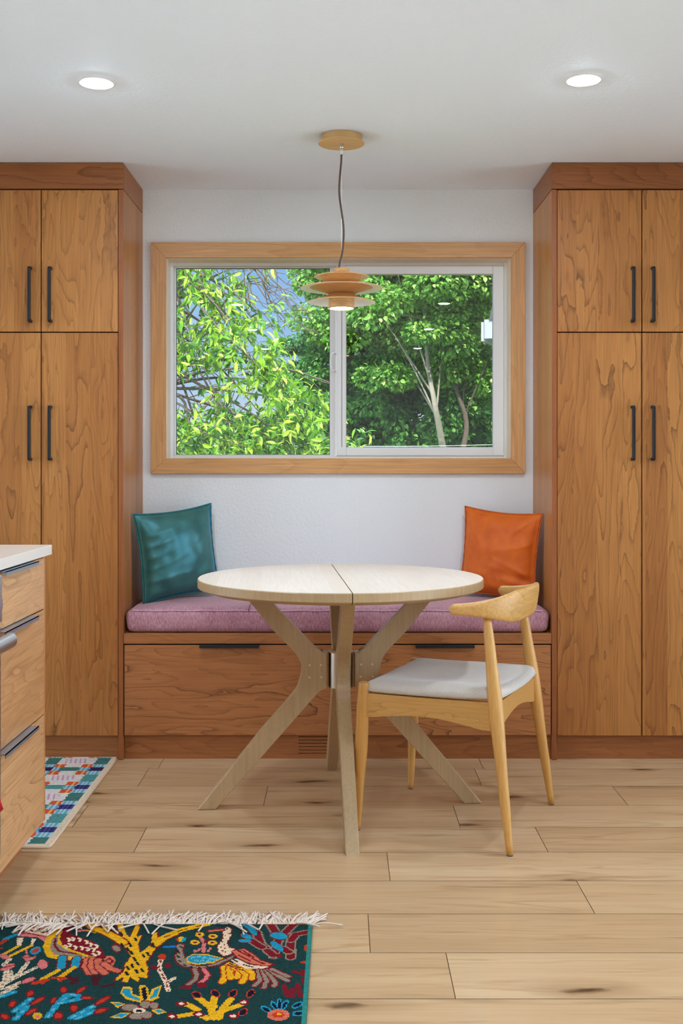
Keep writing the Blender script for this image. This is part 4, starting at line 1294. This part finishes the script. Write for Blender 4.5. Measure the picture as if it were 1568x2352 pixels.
    for c_ in ((365, 290), (480, 305), (326, 358), (475, 361)):
        E(c_, 40, 21, Yw, Bc); E(c_, 15, 8, Rd, Bc)
    for c_ in ((325, 430), (360, 418), (440, 430), (460, 412)): E(c_, 15, 11, Pk, Bc)
    # red-stemmed plants at the right
    for pts in ([(855, 270), (890, 370), (1000, 465)], [(805, 340), (900, 400)], [(1150, 300), (1145, 490)], [(1312, 265), (1190, 288), (1152, 340)], [(1042, 340), (1000, 480)], [(1085, 285), (1175, 200)], [(975, 205), (1010, 260)], [(1080, 410), (1130, 440)], [(950, 430), (1000, 470)]):
        S(pts, 0.026, Gy, Bc); S(pts, 0.018, Rd, Bc)
    for (c_, rx, ry, an) in (((812, 238), 72, 28, 0.9), ((765, 305), 52, 20, 0.35), ((755, 345), 56, 15, 0.0), ((1045, 300), 76, 30, 0.1), ((1030, 392), 66, 26, 0.6)):
        E(c_, rx * 1.12, ry * 1.25, Rd, Bc, an); E(c_, rx, ry, Tq, Bc, an)
    E((1045, 475), 26, 18, Rd, Bc); E((1282, 408), 24, 28, Ro, Bc); E((1262, 530), 34, 10, Ro, Bc)
    S([(775, 205), (800, 225)], 0.02, Tq, Bc)
    # lower yellow shrub
    for pts in ([(345, 830), (460, 920), (490, 1015)], [(500, 830), (480, 925)], [(632, 850), (560, 930), (530, 1015)], [(725, 895), (570, 950)], [(250, 890), (345, 940)], [(170, 1000), (310, 975)], [(400, 1000), (430, 1015)]):
        S(pts, 0.016, Yw, Bc)
    for c_, an in (((340, 812), 0.3), ((500, 800), 0.5), ((652, 800), -0.6), ((802, 800), -0.8), ((740, 962), -0.5)):
        E(c_, 46, 30, Ro, Bc, an); E(c_, 36, 23, Nv, Bc, an)
    for c_ in ((210, 888), (745, 875), (360, 980), (130, 1000), (655, 995)):
        E(c_, 50, 25, Rd, Bc); E(c_, 26, 12, Cr, Bc)
    # round orange flower
    for c_, an in (((1010, 908), 0.9), ((1092, 902), -1.0), ((940, 940), 0.5), ((1205, 900), -0.4), ((1212, 972), -0.1), ((1050, 895), 1.57)):
        E(c_, 56, 24, Tq, Bc, an); E(c_, 38, 14, Nv, Bc, an)
    E((1040, 985), 98, 50, Sal, Bc); E((1040, 985), 52, 26, Ro, Bc); E((1045, 978), 22, 12, Yw, Bc)
    for pts in ([(1090, 730), (1105, 780), (1125, 820)], [(1205, 722), (1215, 780), (1232, 822)], [(1160, 760), (1160, 825)], [(1180, 610), (1275, 640)], [(1265, 665), (1268, 722)], [(1255, 600), (1270, 640)]):
        S(pts, 0.012, Rd, Bc)
    # the part of the design nearer the viewer repeats the sprigs
    rnd = random.Random(9)
    ident = lambda p: (784 + p[0] / HC * (FPX * HC / p[1]), 1066 + FPX * HC / p[1])
    for _ in range(26):
        x = rnd.uniform(RX0 + 0.05, RX1 - 0.08); y = rnd.uniform(RY0 + 0.05, 2.06)
        cc = rnd.choice([Ro, Yw, Tq, Pk, Cr])
        K.stroke([(x, y), (x + rnd.uniform(-0.06, 0.06), y + 0.09)], 0.013, rnd.choice([Yw, Cr, Tq]), ident)
        for k in range(3):
            K.stroke([(x + rnd.uniform(-0.05, 0.05), y + 0.07), (x + rnd.uniform(-0.05, 0.05), y + 0.11)], 0.028, cc, ident)
    # selvage and end line
    K.fill((K.X > RX1 - 0.0085), C(44, 128, 118))
    K.fill((K.Y > RY1 - 0.006) & (K.X > -0.2), C(150, 70, 40))
    rug = knot_mesh('animal_rug', RX0, RX1, RY0, RY1, 0.011, K.img, RC, knot_mat('knotted_wool', 0.95, 0.5, 420.0),
                    'dark green knotted wool rug with birds, a yellow tree and white fringe', 'rug')
    # fringe
    fb2 = B()
    rn = random.Random(21)
    n = 430
    for i in range(n):
        x = RX0 + 0.01 + (RX1 - RX0 - 0.014) * i / (n - 1)
        lean = 0.55 * mnoise.noise(Vector((x * 4.0, 0.2, 0.0))) + rn.gauss(0, 0.35)
        if x < -0.72: lean -= 0.35
        if x > -0.13: lean += 0.55
        L = rn.uniform(0.045, 0.085)
        back = (x < -0.55 and rn.random() < 0.28) or rn.random() < 0.05
        d = Vector((math.sin(lean) * 1.0, math.cos(lean) * (-0.55 if back else 1.0), 0)).normalized()
        side = Vector((-d.y, d.x, 0)) * rn.uniform(-0.3, 0.3)
        z0 = 0.007 if not back else 0.0135
        zl = rn.uniform(0.0025, 0.012) + (0.010 if back else 0.0)
        p0 = Vector((x, RY1 - 0.001 + (0.0 if not back else -0.002), z0))
        p1 = p0 + d * L * 0.4 + side * L * 0.25 + Vector((0, 0, rn.uniform(0.001, 0.008)))
        p2 = p0 + d * L + side * L + Vector((0, 0, 0)); p2.z = zl
        tube(fb2, catmull([p0, p1, p2], 3), 0.0021, 5)
    fr = obj('fringe', fb2, plain('cotton_fringe', rgb(226, 206, 188), 0.95, var=0.2), rug, smooth=True)
    fr['kind'] = 'stuff'
bird_rug()

# ------------------------------------------------------------------ outside
GZ = -3.0
gm, gtt, gbb = mat('lawn', rgb(88, 120, 50), 0.95, 0, 0.1)
gvv = gtt.coords()[0]
gtt.put(gbb.inputs['Base Color'], gtt.ramp(gtt.noise(gvv, 2.5, 4.0), [(0.3, rgb(66, 96, 38)), (0.7, rgb(120, 146, 70))]))
tag(obj('ground', boxm(-45, 45, WALL - 25, 60, GZ - 0.2, GZ), gm), 'green lawn outside below the window', 'ground', kind='structure')

def leaf_mat(name, stops, transl=0.45, rough=0.45):
    m = bpy.data.materials.new(name)
    m.use_nodes = True
    t = NT(m)
    b = t.N['Principled BSDF']
    geo = t.new('ShaderNodeNewGeometry')
    c = t.ramp(geo.outputs['Random Per Island'], stops)
    t.put(b.inputs['Base Color'], c)
    b.inputs['Roughness'].default_value = rough
    b.inputs['Specular IOR Level'].default_value = 0.3
    tr = t.new('ShaderNodeBsdfTranslucent')
    t.put(tr.inputs[0], c)
    mx = t.new('ShaderNodeMixShader')
    mx.inputs[0].default_value = transl
    t.nt.links.new(b.outputs[0], mx.inputs[1]); t.nt.links.new(tr.outputs[0], mx.inputs[2])
    out = [n for n in t.N if n.type == 'OUTPUT_MATERIAL'][0]
    t.nt.links.new(mx.outputs[0], out.inputs[0])
    return m
bright_leaf = leaf_mat('sunny_leaf', [(0.0, rgb(36, 78, 16)), (0.4, rgb(80, 132, 24)), (0.75, rgb(142, 184, 40)), (1.0, rgb(206, 222, 96))], 0.32, 0.3)
maple_leaf = leaf_mat('maple_leaf', [(0.0, rgb(52, 106, 36)), (0.5, rgb(100, 154, 56)), (0.85, rgb(146, 188, 82)), (1.0, rgb(190, 216, 124))], 0.35)
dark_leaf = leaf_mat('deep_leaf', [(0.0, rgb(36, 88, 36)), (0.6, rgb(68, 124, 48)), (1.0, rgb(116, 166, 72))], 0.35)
bark = plain('grey_bark', rgb(92, 78, 66), 0.9, var=0.7, bumps=(18, 0.6, 0.02))
pale_bark = plain('pale_bark', rgb(140, 132, 118), 0.9, var=0.6, bumps=(18, 0.6, 0.02))

def leaf_object(name, leaves, m, parent):
    """leaves: arrays of position, direction, normal, length, width -> pointed folded leaves in one mesh"""
    P_, D_, N_, L_, W_ = leaves
    n = len(P_)
    D_ /= np.linalg.norm(D_, axis=1, keepdims=True)
    S_ = np.cross(D_, N_); S_ /= (np.linalg.norm(S_, axis=1, keepdims=True) + 1e-9)
    U_ = np.cross(S_, D_)
    L1 = L_[:, None]; W1 = W_[:, None]
    v = np.zeros((n, 7, 3))
    v[:, 0] = P_
    v[:, 1] = P_ + D_ * L1 * 0.30 + S_ * W1 * 0.85 + U_ * W1 * 0.25
    v[:, 2] = P_ + D_ * L1 * 0.30 - S_ * W1 * 0.85 + U_ * W1 * 0.25
    v[:, 3] = P_ + D_ * L1 * 0.62 + S_ * W1 * 0.75 + U_ * W1 * 0.15 - U_ * L1 * 0.03
    v[:, 4] = P_ + D_ * L1 * 0.62 - S_ * W1 * 0.75 + U_ * W1 * 0.15 - U_ * L1 * 0.03
    v[:, 5] = P_ + D_ * L1 * 0.48 - U_ * L1 * 0.02
    v[:, 6] = P_ + D_ * L1 * 0.97 - U_ * L1 * 0.16
    base = (np.arange(n) * 7)[:, None]
    tris = np.concatenate([base + np.array(f) for f in ((0, 1, 5), (0, 5, 2), (1, 3, 5), (5, 4, 2), (5, 3, 6), (5, 6, 4))], 0)
    off = np.array(WORLD.get(parent, Vector((0, 0, 0))))
    me = bpy.data.meshes.new(name)
    me.from_pydata((v.reshape(-1, 3) - off).tolist(), [], tris.tolist())
    return link_mesh(name, me, m, parent)

def spray_leaves(rs, centers, radii, n_spray, per, length, width, spread=0.22, droop=0.55, keep=None):
    Ps, Ds, Ns, Ls, Ws, twigs = [], [], [], [], [], []
    w = np.array([r[0] * r[1] * r[2] for r in radii]) ** 0.7
    w /= w.sum()
    made = 0
    while made < n_spray:
        k = rs.choice(len(centers), p=w)
        d = rs.randn(3); d /= np.linalg.norm(d)
        p = np.array(centers[k]) + d * np.array(radii[k]) * rs.uniform(0.35, 1.0) ** 0.5
        if keep is not None and not keep(p, rs): 
            continue
        out = d * np.array([1, 1, 0.4]) + rs.randn(3) * 0.5
        out[2] -= droop
        out /= np.linalg.norm(out)
        L = spread * rs.uniform(0.6, 1.3)
        twigs.append((p, p + out * L))
        for i in range(per):
            q = p + out * L * (i + 0.5) / per + rs.randn(3) * 0.01
            dd = out * 0.5 + rs.randn(3) * 0.7
            dd[2] -= droop * 0.6
            nn = rs.randn(3) * 0.6 + np.array([0, 0, 1.0])
            Ps.append(q); Ds.append(dd); Ns.append(nn)
            s = rs.uniform(0.65, 1.2)
            Ls.append(length * s); Ws.append(width * s * rs.uniform(0.8, 1.1))
        made += 1
    return (np.array(Ps), np.array(Ds), np.array(Ns), np.array(Ls), np.array(Ws)), twigs

# near tree: fills most of the left pane with bright drooping leaves
rs = np.random.RandomState(12)
nt_ = thing('leafy_tree', 'bright yellow-green long-leaved tree close outside the left window pane', 'tree', (-1.9, 8.3, GZ))
cent = [(-1.15, 7.7, 2.20), (-0.75, 7.5, 1.95), (-0.55, 7.6, 1.55), (-0.95, 7.4, 1.25), (-0.45, 7.5, 1.15), (-1.35, 7.8, 1.3), (-0.30, 7.7, 1.50), (-1.1, 8.0, 2.65), (-0.70, 8.1, 2.75), (-2.0, 8.2, 2.0), (-2.4, 8.6, 1.2), (-1.9, 8.6, 2.9), (-0.9, 7.8, 0.7), (-0.3, 7.6, 0.7), (-1.8, 8.0, 0.5), (-2.9, 8.8, 2.2), (0.02, 7.3, 1.33)]
radi = [(0.42, 0.4, 0.35), (0.38, 0.4, 0.30), (0.38, 0.35, 0.32), (0.40, 0.35, 0.26), (0.40, 0.35, 0.25), (0.35, 0.4, 0.28), (0.22, 0.3, 0.22), (0.5, 0.4, 0.25), (0.32, 0.3, 0.16), (0.6, 0.6, 0.6), (0.7, 0.6, 0.6), (0.7, 0.6, 0.4), (0.6, 0.5, 0.3), (0.4, 0.4, 0.3), (0.8, 0.6, 0.5), (0.7, 0.7, 0.7), (0.10, 0.1, 0.10)]
def keep_near(p, r):
    t_ = 7.6 / p[1]
    x, z = p[0] * t_, 1.139 + (p[2] - 1.139) * t_
    if z > 2.05 and x > -0.62 + 0.25 * math.sin(z * 9): return r.rand() < 0.05
    if z > 1.55 and x > -0.12 - 0.32 * (z - 1.55): return False
    if (x + 1.02) ** 2 / 0.16 ** 2 + (z - 1.66) ** 2 / 0.24 ** 2 < 1: return r.rand() < 0.06
    if (x + 0.80) ** 2 / 0.22 ** 2 + (z - 1.68) ** 2 / 0.12 ** 2 < 1: return r.rand() < 0.3
    return True
lv, tw_ = spray_leaves(rs, cent, radi, 3000, 9, 0.080, 0.0150, 0.22, 0.6, keep_near)
leaf_object('foliage', lv, bright_leaf, nt_)
bt = B()
trunk = [(-1.9, 8.3, GZ), (-1.88, 8.3, -1.2), (-1.75, 8.25, 0.3), (-1.62, 8.2, 1.2), (-1.45, 8.1, 2.0), (-1.35, 8.1, 2.9)]
tube(bt, catmull(trunk, 5), [0.16 - 0.10 * i / 25 for i in range(26)], 10)
rr = random.Random(8)
for k in range(46):
    s = rr.uniform(0.45, 0.95)
    base = Vector(trunk[2]).lerp(Vector(trunk[5]), s)
    c = Vector(cent[rr.randrange(0, 12)])
    tip = c + Vector((rr.uniform(-0.3, 0.35), rr.uniform(-0.3, 0.3), rr.uniform(-0.2, 0.25)))
    m1 = base.lerp(tip, 0.35) + Vector((rr.uniform(-0.1, 0.1), rr.uniform(-0.1, 0.1), rr.uniform(0.0, 0.2)))
    m2 = base.lerp(tip, 0.7) + Vector((rr.uniform(-0.1, 0.1), rr.uniform(-0.1, 0.1), rr.uniform(-0.05, 0.15)))
    pts = catmull([base, m1, m2, tip], 5)
    tube(bt, pts, [0.016 - 0.0135 * i / (len(pts) - 1) for i in range(len(pts))], 5)
    for q in range(5):
        a = pts[rr.randrange(5, len(pts))]
        b_ = a + Vector((rr.uniform(-0.25, 0.3), rr.uniform(-0.15, 0.15), rr.uniform(-0.22, 0.22)))
        tube(bt, [a, a.lerp(b_, 0.5) + Vector((rr.uniform(-0.03, 0.03), 0, rr.uniform(-0.03, 0.03))), b_], [0.004, 0.0028, 0.0015], 4)
# bare twigs against the sky
for k in range(16):
    a = Vector((-0.62 + rr.uniform(-0.12, 0.1), 7.9, 2.72 - rr.uniform(0, 0.28)))
    pts = [a]
    for q in range(6):
        a = a + Vector((rr.uniform(0.0, 0.11), rr.uniform(-0.03, 0.03), rr.uniform(-0.13, 0.015)))
        pts.append(a)
    tube(bt, pts, [0.006 - 0.0008 * i for i in range(7)], 4)
    for q in range(3):
        a = pts[rr.randrange(2, 6)]
        b_ = a + Vector((rr.uniform(-0.03, 0.16), 0, rr.uniform(-0.12, 0.06)))
        tube(bt, [a, a.lerp(b_, .5) + Vector((0, 0, .02)), b_], [0.003, 0.0024, 0.0015], 4)
for (p, q) in tw_[::2]:
    tube(bt, [p, q], [0.003, 0.0015], 3, cap=False)
obj('trunk', bt, bark, nt_, smooth=True)

def big_tree(label, x, y, trunk_pts, r0, tbark, crown_c, crown_r, clumps, per_clump, leaf, wid, lmat, seed, branches=18, low=0.0):
    t = thing('broadleaf_tree', label, 'tree', (x, y, GZ), group='trees beyond the window')
    rs_ = np.random.RandomState(seed)
    Ps, Ds, Ns, Ls, Ws = [], [], [], [], []
    cc = np.array(crown_c); cr = np.array(crown_r)
    for k in range(clumps):
        d = rs_.randn(3); d /= np.linalg.norm(d)
        c = cc + d * cr * rs_.uniform(0.25, 1.0) ** 0.45
        r = np.array([1.0, 1.0, 0.55]) * rs_.uniform(0.32, 0.62) * (cr.mean() / 2.3)
        e = rs_.randn(per_clump, 3); e /= np.linalg.norm(e, axis=1, keepdims=True)
        rad = rs_.uniform(0.55, 1.0, (per_clump, 1)) ** 0.5
        p = c + e * r * rad
        Ps.append(p)
        dd = e * np.array([1, 1, 0.3]) + rs_.randn(per_clump, 3) * 0.5; dd[:, 2] -= 0.45
        Ds.append(dd)
        nn = e * 0.5 + rs_.randn(per_clump, 3) * 0.45; nn[:, 2] += 0.9
        Ns.append(nn)
        s = rs_.uniform(0.7, 1.25, per_clump)
        Ls.append(leaf * s); Ws.append(wid * s)
    leaf_object('crown', (np.concatenate(Ps), np.concatenate(Ds), np.concatenate(Ns), np.concatenate(Ls), np.concatenate(Ws)), lmat, t)
    bb = B()
    pts = catmull(trunk_pts, 6)
    n = len(pts)
    tube(bb, pts, [r0 * (1 - 0.7 * i / (n - 1)) for i in range(n)], 10)
    rr_ = random.Random(seed)
    for k in range(branches):
        a = pts[rr_.randrange(n // 2, n)]
        tip = Vector(cc) + Vector((rr_.uniform(-1, 1) * cr[0], rr_.uniform(-1, 1) * cr[1], rr_.uniform(-0.7, 0.9) * cr[2])) * 0.8
        mm = a.lerp(tip, 0.5) + Vector((rr_.uniform(-.2, .2), rr_.uniform(-.2, .2), rr_.uniform(-0.1, 0.35)))
        pp_ = catmull([a, mm, tip], 5)
        tube(bb, pp_, [r0 * 0.24 * (1 - 0.85 * i / (len(pp_) - 1)) for i in range(len(pp_))], 6)
    obj('trunk', bb, tbark, t, smooth=True)
    return t

big_tree('tall green maple with a pale leaning trunk seen through the right pane', 1.9, 17.0,
         [(1.92, 17.6, GZ), (1.74, 17.3, 0.5), (1.53, 16.8, 1.55), (1.41, 16.6, 2.1), (1.32, 16.8, 2.8), (1.25, 17.2, 4.6)], 0.07, pale_bark,
         (1.0, 17.2, 4.2), (1.6, 1.5, 1.9), 170, 260, 0.082, 0.030, maple_leaf, 31, 7)
big_tree('green maple with a dark forked trunk near the right edge of the right pane', 2.2, 18.5,
         [(1.9, 17.4, GZ), (1.9, 17.4, 0.8), (1.99, 17.4, 1.8), (1.8, 17.4, 2.6), (2.1, 17.8, 4.2)], 0.06, bark,
         (2.3, 18.0, 4.0), (1.4, 1.5, 2.2), 170, 260, 0.082, 0.030, maple_leaf, 32, 6)
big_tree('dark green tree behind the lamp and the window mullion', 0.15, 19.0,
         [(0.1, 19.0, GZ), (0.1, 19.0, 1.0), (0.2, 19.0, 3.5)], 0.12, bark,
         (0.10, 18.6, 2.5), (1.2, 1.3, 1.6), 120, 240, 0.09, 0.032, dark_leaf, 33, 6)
big_tree('low shady tree in front of the pale-trunked maple', 0.9, 20.0,
         [(0.9, 20.0, GZ), (0.95, 20.0, 0.2), (1.0, 20.0, 2.0)], 0.10, bark,
         (1.1, 18.6, 1.7), (1.9, 1.2, 1.3), 130, 240, 0.09, 0.032, dark_leaf, 34, 6)
big_tree('sunlit pale green tree behind the neighbouring roof corner', 4.2, 23.0,
         [(4.2, 23.0, GZ), (4.2, 23.0, 1.5), (4.1, 23.0, 5.0)], 0.18, bark,
         (3.4, 22.5, 4.2), (2.0, 1.8, 3.2), 110, 190, 0.14, 0.046, maple_leaf, 35, 9)
big_tree('tall maple rising behind the other trees at the top of the right pane', 1.4, 25.0,
         [(1.4, 25.0, GZ), (1.4, 25.0, 1.5), (1.3, 25.0, 6.0)], 0.2, bark,
         (1.9, 24.0, 5.6), (2.1, 1.8, 2.8), 120, 190, 0.15, 0.05, maple_leaf, 36, 9)
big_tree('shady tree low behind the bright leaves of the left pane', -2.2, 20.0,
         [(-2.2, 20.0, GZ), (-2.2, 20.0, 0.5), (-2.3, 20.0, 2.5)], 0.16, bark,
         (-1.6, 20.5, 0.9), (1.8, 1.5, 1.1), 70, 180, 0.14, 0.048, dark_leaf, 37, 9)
# understorey, past counting
rs2 = np.random.RandomState(77)
nU = 17000
pu = np.stack([rs2.uniform(-4.5, 6.0, nU), rs2.uniform(18.0, 24.5, nU), GZ + rs2.uniform(0, 1, nU) ** 0.6 * 4.9], 1)
du = rs2.randn(nU, 3); du[:, 2] -= 0.4
nu = rs2.randn(nU, 3) * 0.6; nu[:, 2] += 1
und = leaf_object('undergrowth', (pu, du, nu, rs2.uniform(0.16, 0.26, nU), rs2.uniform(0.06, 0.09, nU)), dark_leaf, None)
tag(und, 'dense shaded undergrowth between the trees outside', 'undergrowth', kind='stuff')

# neighbour's house: only an eave corner shows at the edge of the right pane
hs = thing('house', 'neighbouring white house whose dark roof corner shows at the right pane edge', 'house', (1.535, 12.0, 0), math.radians(-21.0))
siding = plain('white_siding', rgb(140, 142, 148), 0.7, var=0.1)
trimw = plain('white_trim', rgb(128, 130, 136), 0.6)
shing = plain('dark_shingle', rgb(62, 60, 58), 0.9, var=0.5)
obj('wall', boxm(0.30, 2.6, 0.45, 4.8, GZ, 2.72), siding, hs, local=True)
rb_ = B()
prism(rb_, [(0.085, 2.72), (1.45, 8.1), (2.82, 2.72), (2.72, 2.72), (1.45, 7.75), (0.185, 2.72)], lambda a, c, d: Vector((a, d, c)), 0.0, 5.2)
obj('roof', rb_, shing, hs, local=True)
ga = B()
prism(ga, [(0.30, 2.72), (1.45, 7.2), (2.6, 2.72)], lambda a, c, d: Vector((a, d, c)), 0.45, 0.55)
obj('gable', ga, siding, hs, local=True)
ev = B()
box(ev, 0.03, 0.30, 0.02, 0.45, 2.52, 2.73)
box(ev, 0.0, 0.028, 0.0, 5.1, 2.49, 2.70)
obj('eave_box', ev, trimw, hs, local=True)
# wire
wp = catmull([(-9, 11.0, 1.52), (-3, 10.4, 1.345), (0.0, 10.0, 1.303), (1.5, 9.9, 1.318), (4, 9.6, 1.40), (9, 9.2, 1.75)], 8)
tag(obj('utility_wire', tube(B(), wp, 0.0022, 5), plain('pale_wire', rgb(190, 200, 196), 0.5), None, origin=(0, 10, 1.303)), 'thin pale utility wire crossing low behind both panes', 'wire')

# ------------------------------------------------------------------ sky, sun
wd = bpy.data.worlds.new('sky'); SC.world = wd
wd.use_nodes = True
wt = NT(wd)
wt.N.clear()
tc = wt.new('ShaderNodeTexCoord')
sp = wt.new('ShaderNodeSeparateXYZ'); wt.nt.links.new(tc.outputs['Generated'], sp.inputs[0])
skyc = wt.ramp(sp.outputs[2], [(0.0, rgb(226, 236, 248)), (0.10, rgb(164, 206, 252)), (0.3, rgb(112, 172, 246)), (1.0, rgb(70, 132, 220))])
cl = wt.noise(wt.comb(wt.m('MULTIPLY', sp.outputs[0], 5.0), wt.m('MULTIPLY', sp.outputs[1], 5.0), wt.m('MULTIPLY', sp.outputs[2], 13.0)), 1.0, 5.0, 0.6)
skyc = wt.mix(wt.m('MULTIPLY', wt.ramp(cl, [(0.50, 0.0), (0.70, 1.0)]), 0.8), skyc, (0.95, 0.95, 0.97, 1))
sky_fill = wt.m('SUBTRACT', wt.m('MULTIPLY', sp.outputs[2], 0.35), sp.outputs[1])      # sky overbrightened outside the window view, added to light the room
skyc = wt.mix(wt.ramp(wt.m('MULTIPLY_ADD', sky_fill, 0.5, 0.5), [(0.05, 0.0), (0.18, 1.0)]), skyc, (3.9, 4.6, 5.7, 1))
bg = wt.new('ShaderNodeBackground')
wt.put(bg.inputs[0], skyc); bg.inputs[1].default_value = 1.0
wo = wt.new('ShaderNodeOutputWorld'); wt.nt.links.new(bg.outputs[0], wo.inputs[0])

sun = bpy.data.lights.new('sun', 'SUN'); sun.energy = 8.5; sun.angle = math.radians(0.6); sun.color = (1.0, 0.95, 0.86)
so_ = bpy.data.objects.new('sun', sun); COL.objects.link(so_)
sd = Vector((0.0, -0.72, 0.66)).normalized()          # towards the sun: behind the viewer, to the right
so_.rotation_euler = sd.to_track_quat('Z', 'Y').to_euler()
so_.location = (8, -6, 9)

# ------------------------------------------------------------------ camera and colour management
cam = bpy.data.cameras.new('camera')
cam.sensor_fit = 'VERTICAL'; cam.sensor_height = 24.0; cam.sensor_width = 16.0
cam.lens = 24.0 * 2506.0 / 2352.0
cam.shift_y = -110.0 / 2352.0
cam.clip_end = 300
co = bpy.data.objects.new('camera', cam); COL.objects.link(co)
co.location = (0, 0, 1.139); co.rotation_euler = (PI / 2, 0, 0)
SC.camera = co
vs = SC.view_settings
SC.display_settings.display_device = 'sRGB'
vs.view_transform = 'Standard'; vs.look = 'None'; vs.exposure = -0.07; vs.gamma = 1.0; vs.use_curve_mapping = False
cy = SC.cycles
cy.max_bounces = 10; cy.diffuse_bounces = 6; cy.glossy_bounces = 4; cy.transmission_bounces = 6; cy.transparent_max_bounces = 16
cy.caustics_reflective = False; cy.caustics_refractive = False
cy.sample_clamp_indirect = 6.0
cy.use_denoising = True
